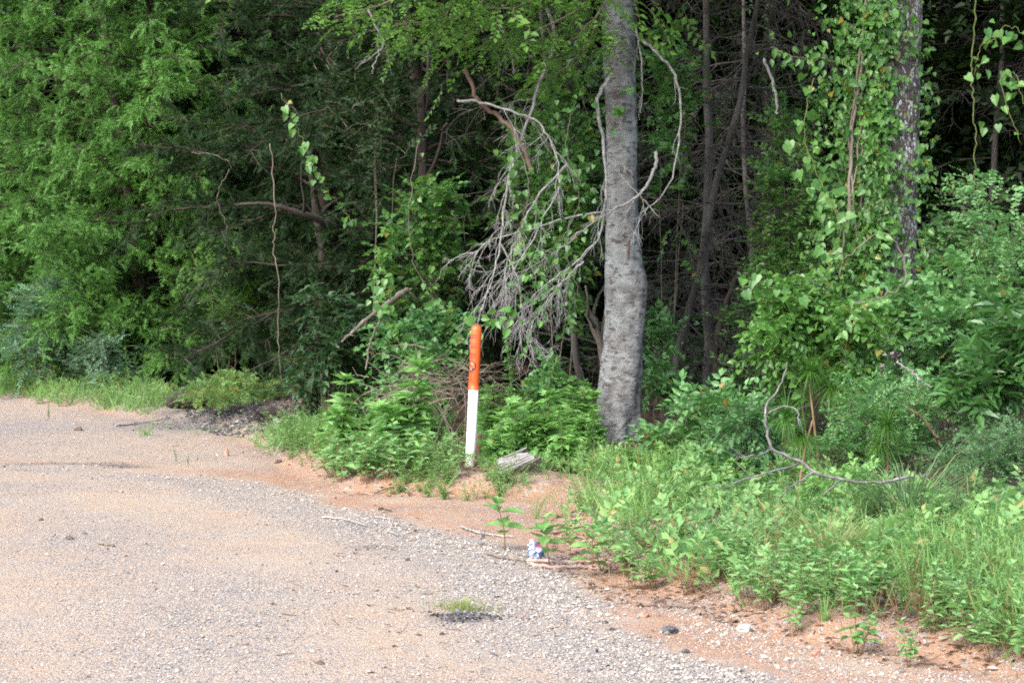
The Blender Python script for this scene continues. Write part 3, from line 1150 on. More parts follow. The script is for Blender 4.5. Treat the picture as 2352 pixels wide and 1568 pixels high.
    dead([(1050, 231), (1100, 234), (1170, 255), (1235, 280), (1270, 340), (1285, 420), (1240, 520), (1180, 620)], .012, .004, 12, .36, .12, 18.8, 'lichen_twig', .7, 2)
    dead([(1300, 380), (1230, 460), (1190, 540), (1160, 620), (1175, 720)], .012, .004, 14, .36, .12, 19.1, 'lichen_twig', .8, 2)
    dead([(1340, 600), (1290, 650), (1250, 700), (1215, 760)], .010, .003, 10, .30, .12, 19.0, 'lichen_twig', .8, 2)
    dead([(1150, 560), (1190, 640), (1200, 730), (1225, 790)], .009, .003, 9, .28, .12, 19.05, 'lichen_twig', .8, 2)
    dead([(1150, 60), (1175, 130), (1180, 170)], .016, .009, 0, .2, .1, 19.3, 'lichen_twig')
    dead([(1458, 80), (1500, 115), (1553, 180), (1562, 290), (1535, 430), (1470, 490)], .017, .004, 4, .28, .10, 19.4, 'lichen_twig', .6, 1)
    dead([(1458, 60), (1470, 110), (1475, 190), (1472, 260)], .012, .004, 2, .15, .08, 19.4, 'lichen_twig', .5, 1)
    dead([(1395, 370), (1440, 420), (1480, 460), (1515, 500)], .008, .003, 2, .15, .05, 19.3, 'lichen_twig', .5, 1)
    dead([(1065, 160), (1085, 195), (1100, 236), (1160, 280), (1195, 330), (1225, 395)], .017, .022, 1, .2, .05, 18.9, 'brown_branch', .5, 1, 'broken brown limb above the tangle')
    dead([(845, 20), (868, 70), (880, 100), (862, 140), (855, 170)], .011, .004, 3, .2, .08, 18.5, 'lichen_twig', .5, 1)
    dead([(1430, 470), (1350, 520), (1290, 570), (1230, 610), (1160, 640)], .008, .003, 10, .3, .1, 19.25, 'lichen_twig', .7, 2)
    # fork rising to the right
    fk = MB()
    fk.tube(smooth_path([at(u, v, 19.95) - base for u, v in [(1440, 260), (1452, 120), (1455, 0), (1470, -250), (1500, -700)]], 20), np.linspace(.05, .03, 20), 10)
    fk.build('limb', M['dark_bark'], t, True)


hero()

# ------------------------------------------------------------------ generic bush and vine
def bush(name, label, cat, u, Y, wid, top, kind, n, sz, leaf, stem='twig_wood', dep=None, nst=9, lobes=9, zbot=.08, group=None, seed=0, fdown=0.0, lean=(0, 0)):
    """wid/top in photo units at distance Y; grows from the ground there."""
    r = np.random.default_rng(1000 + seed)
    p = at(u, 800, Y)
    g = gz(p[0], Y)
    ztop = at(u, top, Y)[2] - g
    W = wid / S * Y / 2
    D = (dep if dep else W * 1.2)
    t = thing(name, label, cat, (p[0], Y, g), group)
    lf, st = MB(), MB()
    cen = []
    for i in range(lobes):
        a = r.uniform(0, 6.283)
        q = r.random() ** .5
        hz = r.uniform(.15, .86)
        k = math.sqrt(max(.05, 1 - max(0, hz - .35) ** 2 * 2))
        cen.append((math.cos(a) * q * W * .8 * k + lean[0] * hz, math.sin(a) * q * D * .8 * k + lean[1] * hz, zbot + (ztop - zbot) * hz))
    cen = np.array(cen)
    for c in cen[:(3 if zbot > .4 else nst)]:
        b0 = np.array([c[0] * .25 + r.normal(0, .04), c[1] * .25 + r.normal(0, .04), -.03])
        st.tube(smooth_path([b0, b0 * .4 + c * .6 * np.array([.8, .8, 1.05]), c], 7, .012, r), np.linspace(.006, .002, 7), 4)
    k = r.integers(0, lobes, n)
    dirs = norm(r.normal(0, 1, (n, 3)))
    dirs[:, 2] = np.abs(dirs[:, 2]) * np.where(r.random(n) < .75, 1, -1)
    rad = np.array([W, D, ztop * .5]) * r.uniform(.28, .5, (lobes, 1))[k]
    P = cen[k] + dirs * rad * (r.random((n, 1)) ** .35)
    P[:, 2] = np.clip(P[:, 2], zbot * .5 + r.random(n) * .06, None)
    if kind == 'flatfine':
        dirs = norm(dirs * np.array([1, 1, .25]))
    F = norm(dirs * np.array([1, 1, .7]) + r.normal(0, .35, (n, 3)) + np.array([0, -.1, .1 - fdown]))
    put_twigs(lf, st, kind, P - F * (sz * .5), F, r.uniform(.7, 1.25, n) * sz, r)
    lf.build('foliage', M[leaf], t)
    st.build('stems', M[stem], t)
    return t


def vine(label, path, Y, leafT, ls, n, leaf, stem='green_stem', rad=.004, spread=.05, seed=0, cat='vine', group=None, name='vine', hang=.8):
    r = np.random.default_rng(2000 + seed)
    ys = Y if isinstance(Y, (list, tuple)) else [Y] * len(path)
    W = [at(u, v, y) for (u, v), y in zip(path, ys)]
    base = W[-1].copy()
    t = thing(name, label, cat, base, group)
    k = len(W) * 7
    p = smooth_path([w_ - base for w_ in W], k, .008, r)
    st = MB()
    st.tube(p, np.linspace(rad, rad * .6, k), 5)
    st.build('stem', M[stem], t, True)
    if n:
        lf = MB()
        i = r.uniform(0, k - 1, n)
        Q = np.column_stack([np.interp(i, np.arange(k), p[:, c]) for c in range(3)]) + r.normal(0, spread, (n, 3))
        F = norm(r.normal(0, .5, (n, 3)) + np.array([0, -.35, -hang]))
        U = norm(np.array([0, -1, .5]) + r.normal(0, .4, (n, 3)))
        lf.inst(leafT, Q, F, U, r.uniform(.65, 1.2, n) * ls)
        lf.build('leaves', M[leaf], t)
    return t


# ------------------------------------------------------------------ dead cedars with bare brown twigs
def dead_cedar(u0, u1, Y, label, H, seed, r0_=.055, nb=70, cat='tree'):
    """Trunk runs from (u0, 900) to (u1, 0)."""
    r = np.random.default_rng(3000 + seed)
    b = at(u0, 905, Y)
    b[2] = gz(b[0], Y)
    tp = at(u1, 0, Y) - b
    d = tp / tp[2]
    t = thing('dead_cedar', label, cat, b)
    tr = MB()
    zz = np.linspace(-.1, H, 16)
    p = d[None] * zz[:, None] + fbm(np.column_stack([zz * 1.3, zz * 0 + seed, zz * 0]), 2)[:, None] * np.array([.05, .03, 0])
    tr.tube(p, np.linspace(r0_, r0_ * .35, 16), 9)
    tr.build('trunk', M['dead_trunk'], t, True)
    mb = MB()
    for i in range(nb):
        z = r.uniform(.5, H * .97)
        c = np.array([np.interp(z, zz, p[:, k]) for k in range(3)])
        az = r.uniform(0, 6.283)
        L = r.uniform(.5, 1.35)
        q = walk(r, c, (math.cos(az), math.sin(az) * .8, r.uniform(-.25, .35)), L, 8, .13, .05)
        mb.tube(q, np.linspace(.0075, .0025, 9), 4)
        for _ in range(r.integers(7, 12)):
            j = r.integers(1, 8)
            tg = norm(q[j] - q[j - 1])
            q2 = walk(r, q[j], tg + r.normal(0, .7, 3) + np.array([0, 0, -.25]), L * r.uniform(.2, .5), 5, .2, .08)
            mb.tube(q2, np.linspace(.0034, .0016, 6), 3, False)
            for _ in range(r.integers(2, 5)):
                j2 = r.integers(1, 5)
                q3 = walk(r, q2[j2], norm(q2[j2] - q2[j2 - 1]) + r.normal(0, .7, 3) + np.array([0, 0, -.3]), L * r.uniform(.08, .25), 3, .25, .1)
                mb.tube(q3, np.linspace(.0028, .0016, 4), 3, False)
    mb.build('dead_boughs', M['dead_twig'], t)


dead_cedar(1632, 1612, 22.6, 'upright dead cedar bristling with bare brown twigs, right of the grey tree', 6.2, 1, .06, 85)
dead_cedar(1525, 1745, 21.6, 'leaning dead cedar crossing in front of the upright one', 6.0, 2, .045, 60)
dead_cedar(1730, 1700, 24.5, 'thin dead cedar half hidden behind the leaning dead trunk', 6.0, 3, .04, 70)
dead_cedar(2260, 2310, 25.5, 'bare brown cedar standing in the dark hollow at right', 6.5, 4, .05, 80)
dead_cedar(1345, 1250, 21.5, 'slim dead cedar with bare twigs between the dark cedar and the grey tree', 5.5, 5, .04, 50)


# leaning small trunk left of the grey tree
def leaning_stem(path, Y, rad, label, mat, cat='tree', name='leaning_trunk', twigs=0, seed=0, n=24):
    r = np.random.default_rng(4000 + seed)
    ys = Y if isinstance(Y, (list, tuple)) else [Y] * len(path)
    W = [at(u, v, y) for (u, v), y in zip(path, ys)]
    base = W[0].copy()
    p = smooth_path([w_ - base for w_ in W], n, .004, r)
    mb = MB()
    rad = np.linspace(rad[0], rad[1], n)
    mb.tube(p, rad * (1 + .12 * r.normal(0, 1, n)), 7)
    for _ in range(twigs):
        i = r.integers(2, n)
        tg = norm(p[i] - p[i - 1])
        mb.tube(walk(r, p[i], tg + r.normal(0, .7, 3), rad[0] * r.uniform(8, 25), 5, .2, .03), np.linspace(rad[i] * .5, rad[i] * .2, 6), 4)
    o = mb.build(name, M[mat], None, True)
    o.location = tuple(base)
    return tag(o, label, cat)


leaning_stem([(1400, 905), (1372, 770), (1330, 670), (1300, 580), (1275, 480), (1262, 330)], 20.6, (.042, .025), 'thin leaning brown trunk against the left side of the grey tree', 'vine_bark', twigs=5, seed=1)
leaning_stem([(745, 860), (742, 640), (722, 450), (695, 270)], 26.6, (.06, .035), 'dark slim trunk in front of the dark cedar, beside the dangling vine', 'dark_bark', twigs=9, seed=2)
leaning_stem([(995, 740), (985, 560), (972, 400), (968, 200)], 24.0, (.065, .05), 'dark upright trunk with flaky pale bark above the orange topped post', 'cedar_bark', twigs=8, seed=3)
leaning_stem([(785, 785), (840, 735), (900, 690), (935, 665)], [20.2, 20.4, 20.6, 20.8], (.010, .034), 'splintered pale brown broken branch hanging at a slant left of the post', 'vine_bark', 'branch', 'broken_branch', 6, 4)
leaning_stem([(840, 850), (850, 790), (875, 730), (890, 700)], 20.5, (.008, .012), 'short bare stick hanging below the splintered broken branch', 'vine_bark', 'branch', 'broken_branch', 2, 5)
leaning_stem([(770, 520), (690, 490), (610, 468), (540, 470)], [25.0, 24.6, 24.4, 24.3], (.042, .012), 'thick dark reddish bough reaching left across the dark cedar', 'dark_bark', 'branch', 'bare_bough', 1, 6)
leaning_stem([(1640, 870), (1648, 760), (1690, 640), (1705, 612)], 21.2, (.03, .022), 'snapped dead stub with a pale splintered tip beside the upright dead cedar', 'cedar_bark', 'branch', 'broken_stub', 4, 7)
leaning_stem([(1755, 135), (1775, 190), (1785, 240), (1783, 262)], 19.8, (.012, .012), 'pale broken stick dangling among the bare cedar twigs', 'lichen_twig', 'branch', 'hanging_stick', 0, 8)
leaning_stem([(2352, 760), (2280, 820), (2150, 900), (2135, 930)], 16.9, (.028, .02), 'grey trunk stub leaning inside the bramble thicket', 'vine_bark', 'branch', 'broken_stub', 3, 9)
leaning_stem([(2080, 935), (2120, 960), (2150, 1000), (2160, 1020)], 14.9, (.010, .012), 'short brown broken stick stuck in the bramble thicket', 'brown_branch', 'branch', 'broken_stick', 0, 10)
leaning_stem([(2060, 830), (2095, 855), (2130, 885)], 14.9, (.006, .008), 'bare whitish twig poking out of the bramble thicket', 'lichen_twig', 'branch', 'bare_twig', 4, 11)

# fallen curved branch at right, grey, with thin side twigs
def curved_branch():
    r = np.random.default_rng(51)
    Y = 12.85
    path = [(1808, 832), (1795, 880), (1760, 935), (1762, 985), (1775, 1030), (1830, 1055), (1880, 1088), (1930, 1100), (1990, 1108), (2040, 1105), (2085, 1094), (2110, 1096), (2132, 1088)]
    rad = np.array([.003, .005, .006, .008, .009, .0085, .009, .0085, .0085, .009, .008, .006, .003])
    W = [at(u, v, Y) for u, v in path]
    base = W[8].copy()
    n = 66
    p = smooth_path([w_ - base for w_ in W], n, .003, r)
    rr = np.interp(np.linspace(0, 12, n), np.arange(13), rad)
    t = thing('fallen_branch', 'long curved grey fallen branch lying over the low plants at right', 'branch', base)
    mb = MB()
    mb.tube(p, rr, 8)
    mb.build('main_stem', M['grey_twig'], t, True)
    for pa in [[(1838, 1062), (1760, 1085), (1700, 1105), (1665, 1120), (1640, 1118)], [(1870, 1082), (1830, 1110), (1800, 1120)], [(1930, 1102), (1900, 1130), (1880, 1145), (1862, 1158)],
               [(1765, 950), (1800, 932), (1830, 945), (1838, 980)], [(1775, 1030), (1740, 1045), (1690, 1052)]]:
        s_ = MB()
        q = smooth_path([at(u, v, Y - .1 * i) - base for i, (u, v) in enumerate(pa)], 12, .004, r)
        s_.tube(q, np.linspace(.006, .002, 12), 5)
        for _ in range(3):
            i = r.integers(3, 11)
            s_.tube(walk(r, q[i], norm(q[i] - q[i - 1]) + r.normal(0, .4, 3), .12, 4, .15), np.linspace(.0025, .001, 5), 3)
        s_.build('side_twig', M['grey_twig'], t, True)


curved_branch()

# ------------------------------------------------------------------ pine trunk wrapped in vines
def pine():
    Y = 18.3
    prof = [(1120, 2020, 150), (1000, 2025, 142), (800, 2032, 138), (600, 2034, 136), (450, 2038, 138), (380, 2042, 146), (340, 2042, 140), (200, 2055, 112), (100, 2070, 92), (0, 2082, 74), (-300, 2095, 66), (-900, 2100, 54), (-1600, 2105, 26)]
    base = at(2022, 1050, Y)
    base[2] = gz(base[0], Y)
    t = thing('pine_tree', 'pine trunk with dark lichened bark, wrapped in climbing vines', 'tree', base)
    C = smooth_path([at(u, v, Y) - base for v, u, wd in prof], 110)
    rad = smooth_path([np.array([wd / S * Y / 2, 0, 0]) for v, u, wd in prof], 110)[:, 0]

    def wob(V, pts):
        k, n = V.shape[:2]
        Q = V.reshape(-1, 3)
        dr = norm(Q - np.repeat(pts, n, 0))
        a = fbm(Q * np.array([11, 11, 5.5]), 3) * .013
        return (Q + dr * a[:, None]).reshape(k, n, 3)

    mb = MB()
    mb.tube(C, rad, 36, True, wob)
    mb.build('trunk', M['pine_bark'], t, True)
    r = np.random.default_rng(61)
    lf, st = MB(), MB()
    for i in range(30):
        h = r.uniform(5.4, 8.6)
        s0 = np.array([np.interp(h, C[::1, 2], C[:, k]) for k in range(3)])
        az = i * 2.4
        L = r.uniform(1.4, 2.6) * (1.35 if math.sin(az) < -.2 else 1)  # camera-side boughs lengthened above the view to shade the wood
        p = walk(r, s0, (math.cos(az), math.sin(az), .25), L, 7, .10, 0)
        st.tube(p, np.linspace(.03, .008, 8), 5)
        per = 80
        tt = r.random(per) ** .6
        Q = np.column_stack([np.interp(tt, np.linspace(0, 1, 8), p[:, k]) for k in range(3)]) + r.normal(0, .18, (per, 3))
        put_twigs(lf, None, 'small', Q, norm(r.normal(0, 1, (per, 3))), r.uniform(.4, .7, per), r)
    lf.build('crown', M['forest_leaf_shaded'], t)
    st.build('limbs', M['dark_bark'], t)
    # climbing leaves hugging the trunk
    iv = thing('climbing_vine', 'leafy vine climbing and covering the lichened pine trunk', 'vine', base)
    for pa, rr in (([(1950, 520), (1952, 400), (1958, 300), (1975, 180), (1985, 60), (1990, -200)], .014), ([(1970, 560), (1958, 440), (1950, 330), (1962, 230), (1978, 110), (2000, -80)], .009),
                   ([(1930, 640), (1945, 500), (1972, 340), (1982, 200), (2010, 80), (2060, -120)], .008), ([(2020, 700), (1990, 560), (1975, 420), (1990, 300)], .007)):
        q = smooth_path([at(u, v, Y - .24) - base for u, v in pa], 40, .006, r)
        stt = MB()
        stt.tube(q, np.full(40, rr), 6)
        stt.build('stem', M['vine_bark'], iv, True)
    lf = MB()
    for n, cu, su, cv, sv, hug in ((2400, 2020, 45, 390, 200, .0), (1000, 1995, 30, 260, 180, .03), (1000, 2000, 50, 530, 110, .05), (330, 1945, 50, 250, 140, .14), (260, 2040, 45, 110, 90, .05), (200, 1985, 55, 30, 70, .16), (130, 2118, 14, 330, 150, .05), (420, 1960, 65, 570, 60, .15)):
        uu = r.normal(cu, su, n)
        vv = r.normal(cv, sv, n)
        k = (uu > 1840) & (uu < 2150) & (vv > -80) & (vv < 720)
        # leave the bare lichened strip on the right side of the trunk open
        k &= ~((uu > 2062) & (uu < 2108) & (r.random(n) < .8) & (vv > 90)) & ~((uu > 2040) & (uu < 2063) & (r.random(n) < .55) & (vv > 120))
        uu, vv = uu[k], vv[k]
        dx = np.clip((uu - 2045) / 75, -1, 1)
        yy = Y - .22 * np.sqrt(np.maximum(0, 1 - dx ** 2)) - hug - np.abs(r.normal(.05, .06, len(uu)))
        Q = np.array([at(a, b, c) for a, b, c in zip(uu, vv, yy)]) - base
        F = norm(r.normal(0, .45, Q.shape) + np.array([0, -.45, -.75]))
        U = norm(np.array([0, -.8, .7]) + r.normal(0, .75, Q.shape))
        bare = (uu > 1968) & (uu < 2062) & (((vv > 385) & (vv < 470)) | ((vv > 120) & (vv < 200)) | ((vv > 560) & (vv < 620))) & (r.random(len(uu)) < .5)
        Q, F, U = Q[~bare], F[~bare], U[~bare]
        kk = r.random(len(Q))
        ss = np.where(r.random(len(Q)) < .6, r.uniform(.026, .055, len(Q)), r.uniform(.05, .085, len(Q)))
        for T_, lo_, hi_ in ((HEART, 0, .6), (OVATE, .6, .8), (LOBED, .8, 1.01)):
            m_ = (kk >= lo_) & (kk < hi_)
            lf.inst(T_, Q[m_], F[m_], U[m_], ss[m_])
    lf.build('leaves', M['vine_leaf'], iv)


pine()

# ------------------------------------------------------------------ bushes and thickets
B = bush
B('privet_shrub', 'blue green shrub with fine layered leaves at the far left roadside', 'shrub', 100, 30.2, 300, 640, 'flatfine', 620, .42, 'shrub_blue', dep=1.0, lobes=16, seed=1)
B('privet_shrub', 'small pale green layered shrub under the bright cedar', 'shrub', 235, 29.0, 190, 765, 'flatfine', 260, .34, 'shrub_blue', dep=.6, lobes=10, seed=2)
B('yellow_weed_mound', 'low yellow green weed mound by the dark opening under the cedar', 'shrub', 545, 24.6, 250, 855, 'small', 520, .15, 'yellow_cover', dep=.8, lobes=14, zbot=.02, seed=3)
B('leafy_shrub', 'bright leafy sapling glimpsed low between cedar boughs', 'shrub', 510, 27.2, 190, 600, 'small', 150, .36, 'canopy_leaf', dep=.4, lobes=7, zbot=.7, seed=4)
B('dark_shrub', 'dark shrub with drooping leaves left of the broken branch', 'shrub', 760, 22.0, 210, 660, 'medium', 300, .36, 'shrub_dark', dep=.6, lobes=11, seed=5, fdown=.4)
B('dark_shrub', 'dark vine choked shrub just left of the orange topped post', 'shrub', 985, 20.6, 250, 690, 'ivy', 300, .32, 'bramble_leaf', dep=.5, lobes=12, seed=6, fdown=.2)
B('leafy_shrub', 'tall thin shrub with round leaves up in the cedar shade', 'shrub', 950, 22.6, 300, 430, 'ivy', 230, .36, 'vine_leaf', dep=.5, lobes=12, zbot=.9, seed=7)
B('leafy_shrub', 'vine tangled sapling behind the drooping dead branches', 'shrub', 1275, 20.4, 260, 130, 'ivy', 520, .32, 'vine_leaf', dep=.5, lobes=20, zbot=1.0, seed=8, stem='twig_wood')
B('low_shrub', 'small leafy shrub at the left foot of the grey tree', 'shrub', 1290, 19.9, 190, 820, 'ivy', 190, .26, 'bramble_leaf', dep=.4, lobes=9, seed=9)
B('low_shrub', 'grey green low shrub at the right foot of the grey tree', 'shrub', 1625, 18.0, 330, 915, 'medium', 380, .27, 'bramble_leaf', dep=.7, lobes=13, seed=10)
B('leafy_shrub', 'airy sapling between the dead cedars and the vine wrapped pine', 'shrub', 1850, 20.6, 250, 200, 'small', 400, .32, 'vine_leaf', dep=.6, lobes=18, zbot=.8, seed=11, stem='twig_wood')
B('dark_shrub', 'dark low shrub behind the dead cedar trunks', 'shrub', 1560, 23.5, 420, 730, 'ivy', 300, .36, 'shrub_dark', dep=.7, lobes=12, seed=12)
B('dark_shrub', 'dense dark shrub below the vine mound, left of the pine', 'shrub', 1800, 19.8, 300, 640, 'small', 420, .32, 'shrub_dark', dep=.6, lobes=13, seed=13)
B('vine_mound', 'mound of large round glossy leaves heaped left of the pine', 'vine', 1880, 16.4, 330, 650, 'heart', 520, .235, 'smilax_leaf', dep=.5, lobes=15, zbot=.55, seed=14, stem='green_stem', fdown=.3)
B('bramble_thicket', 'bramble thicket sprawling at the foot of the vine wrapped pine', 'shrub', 2110, 16.9, 420, 590, 'ivy', 760, .27, 'bramble_leaf', dep=.7, lobes=22, seed=15)
B('bramble_thicket', 'tall bright bramble thicket rising at the right edge', 'shrub', 2340, 17.0, 370, 430, 'three', 900, .25, 'bramble_leaf', dep=.8, lobes=24, seed=16)
B('glossy_shrub', 'shrub with long glossy dark leaves in front of the tall bramble', 'shrub', 2320, 14.9, 270, 735, 'lance', 170, .30, 'glossy_leaf', dep=.45, lobes=11, zbot=.5, seed=17)
B('low_shrub', 'three leaved low thicket behind the curved fallen branch', 'shrub', 2040, 15.2, 330, 860, 'three', 620, .2, 'bramble_leaf', dep=.45, lobes=16, seed=18)
B('low_shrub', 'blue green spreading shrub below the glossy leaved shrub', 'shrub', 2270, 14.1, 300, 985, 'fine', 560, .19, 'shrub_grey', dep=.5, lobes=14, seed=19)
B('low_shrub', 'grey green twiggy shrub where the curved branch bends', 'shrub', 1720, 15.2, 200, 930, 'medium', 200, .2, 'shrub_grey', dep=.4, lobes=9, seed=20)
B('low_shrub', 'broad leaved low plant under the middle of the curved branch', 'shrub', 1960, 13.6, 300, 1090, 'medium', 230, .17, 'ragweed_leaf', dep=.35, lobes=11, zbot=.03, seed=21)
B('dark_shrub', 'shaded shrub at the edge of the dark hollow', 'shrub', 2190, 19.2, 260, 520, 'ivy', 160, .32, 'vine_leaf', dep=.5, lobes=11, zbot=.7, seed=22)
B('low_shrub', 'leafy tangle in the dark just right of the grey trunk', 'shrub', 1520, 20.6, 130, 700, 'ivy', 90, .28, 'bramble_leaf', dep=.4, lobes=7, seed=23)
B('leafy_shrub', 'thin sapling with scattered leaves right of the grey trunk top', 'shrub', 1530, 21.0, 150, 60, 'ivy', 120, .30, 'vine_leaf', dep=.4, lobes=12, zbot=1.8, seed=24, stem='twig_wood')
B('leafy_shrub', 'dark leafy sapling against the upper dark cedar', 'shrub', 870, 23.6, 330, 40, 'small', 130, .38, 'cedar_shaded', dep=.5, lobes=13, zbot=2.2, seed=25)


# ------------------------------------------------------------------ pine saplings with long needles
def pine_sapling(u, v, Y, label, seed, s_=.2, tufts=3):
    r = np.random.default_rng(5000 + seed)
    tp = at(u, v, Y)
    g = gz(tp[0], Y)
    t = thing('pine_sapling', label, 'sapling', (tp[0], Y, g))
    st, nd = MB(), MB()
    h = tp[2] - g
    st.tube(walk(r, (0, 0, -.02), (0, 0, 1), h, 6, .04), np.linspace(.012, .006, 7), 6)
    for i in range(tufts):
        c = np.array([r.normal(0, .05), r.normal(0, .05), h - i * .12])
        n = 260
        F = norm(r.normal(0, 1, (n, 3)) + np.array([0, -.3, .35 - .3 * i]))
        nd.inst(NEEDLE, np.repeat(c[None], n, 0), F, UP, r.uniform(.7, 1.1, n) * s_)
    st.build('stem', M['brown_stem'], t, True)
    nd.build('needles', M['pine_needle'], t)


pine_sapling(1832, 955, 14.2, 'pine sapling with a big tuft of long needles above the curved branch', 1, .23, 2)
pine_sapling(1885, 850, 15.6, 'pine sapling tuft rising just under the round leaved vine mound', 2, .22, 2)
pine_sapling(2040, 975, 14.7, 'small pine sapling tuft inside the three leaved thicket', 3, .2, 2)

# ------------------------------------------------------------------ vines
vine('leafy vine dangling in front of the dark cedar', [(645, 215), (668, 260), (690, 310), (715, 370), (745, 430), (780, 470), (815, 520)], 24.0, HEART, .085, 34, 'smilax_leaf', seed=1, spread=.05)
vine('leafy vine looping down beside the splintered broken branch', [(880, 640), (868, 690), (890, 740), (920, 790), (960, 830), (1010, 860)], 20.2, HEART, .075, 46, 'smilax_leaf', seed=2, spread=.05)
vine('thin bare vine stem hanging straight before the bright cedar', [(620, 330), (632, 480), (628, 560), (640, 660), (638, 780), (648, 890)], 24.2, HEART, .05, 0, 'smilax_leaf', 'vine_bark', .0065, seed=3)
vine('thin kinked bare vine under the cedar, left of the straight one', [(440, 350), (500, 360), (530, 380), (500, 440), (505, 480), (520, 520), (515, 570)], 26.0, HEART, .05, 0, 'smilax_leaf', 'vine_bark', .0045, seed=4)
vine('long thin vine hanging in the dark hollow with a few bright leaves', [(2245, -40), (2235, 100), (2232, 200), (2240, 300), (2238, 400), (2235, 480)], 18.5, HEART, .07, 10, 'smilax_leaf', 'green_stem', .007, seed=5)
vine('leafy vine spray reaching in from the right above the bramble', [(2400, 120), (2352, 80), (2310, 60), (2280, 90), (2250, 110), (2240, 175)], 17.5, HEART, .075, 22, 'smilax_leaf', seed=6, spread=.06)
vine('leafy vine trailing right of the pine toward the bramble top', [(2352, 240), (2330, 170), (2300, 190), (2345, 330)], 17.3, HEART, .075, 16, 'smilax_leaf', seed=7, spread=.07)
vine('leafy vine strand hanging off the left side of the pine', [(1870, 180), (1845, 290), (1870, 380), (1895, 440), (1930, 520), (1905, 590)], 17.7, HEART, .085, 40, 'smilax_leaf', seed=8, spread=.07)
vine('vine shoot with round leaves poking left from the vine mound', [(1690, 665), (1740, 655), (1790, 670), (1850, 700)], 16.2, HEART, .075, 22, 'smilax_leaf', seed=9, spread=.04)
vine('leafy shoot reaching left from the pine over the dead twigs', [(1770, 110), (1820, 130), (1880, 135), (1950, 150)], 18.0, OVATE, .075, 46, 'vine_leaf', 'twig_wood', seed=10, spread=.06)
vine('bare looping vine arched over the vine mound', [(1960, 700), (2030, 680), (2080, 640), (2060, 560), (2010, 540), (1930, 600)], 16.2, HEART, .06, 14, 'vine_leaf', 'vine_bark', .006, seed=11)
vine('pair of heart leaves on a thin vine across the grey trunk', [(1440, 195), (1425, 215), (1415, 260), (1405, 300)], 19.35, HEART, .085, 8, 'smilax_leaf', seed=12, spread=.05)
vine('slender vine with heart leaves above the orange topped post', [(1075, 760), (1100, 745), (1130, 745), (1160, 735), (1190, 720)], 17.9, HEART, .085, 18, 'smilax_leaf', seed=13, spread=.05)
vine('small leaved vine threading down through the drooping dead branches', [(1190, 330), (1215, 430), (1195, 540), (1230, 640), (1215, 740)], 18.75, HEART, .055, 70, 'vine_leaf', 'vine_bark', .004, seed=15, spread=.12)
vine('small leaved vine between the dead branches and the grey trunk', [(1320, 240), (1300, 340), (1330, 450), (1300, 560), (1330, 680)], 18.9, HEART, .055, 70, 'vine_leaf', 'vine_bark', .004, seed=16, spread=.12)
vine('fine hanging vine stem in the dark left of the dead branches', [(960, 330), (940, 480), (950, 600), (1000, 700), (1040, 780)], 21.0, HEART, .06, 26, 'smilax_leaf', 'vine_bark', .004, seed=14, spread=.07)


# ------------------------------------------------------------------ marker post
def grimy_white():
    m, n, l = newmat('white_plastic')
    tc = n.new('ShaderNodeTexCoord')
    sx = n.new('ShaderNodeSeparateXYZ')
    l.new(tc.outputs['Object'], sx.inputs[0])
    f = noise(n, l, 30, 4, .65, tc.outputs['Object'], (1, 1, .35))
    ad = n.new('ShaderNodeMath')
    ad.operation = 'MULTIPLY_ADD'
    ad.inputs[1].default_value = .30
    l.new(f, ad.inputs[0])
    l.new(sx.outputs[2], ad.inputs[2])
    c = ramp(n, l, ad.outputs[0], [(.10, (.42, .29, .19)), (.17, (.62, .57, .5)), (.36, (.72, .75, .76))])
    p = n.new('ShaderNodeBsdfPrincipled')
    p.inputs['Roughness'].default_value = .38
    l.new(c, p.inputs['Base Color'])
    o = n.new('ShaderNodeOutputMaterial')
    l.new(p.outputs[0], o.inputs[0])
    return m


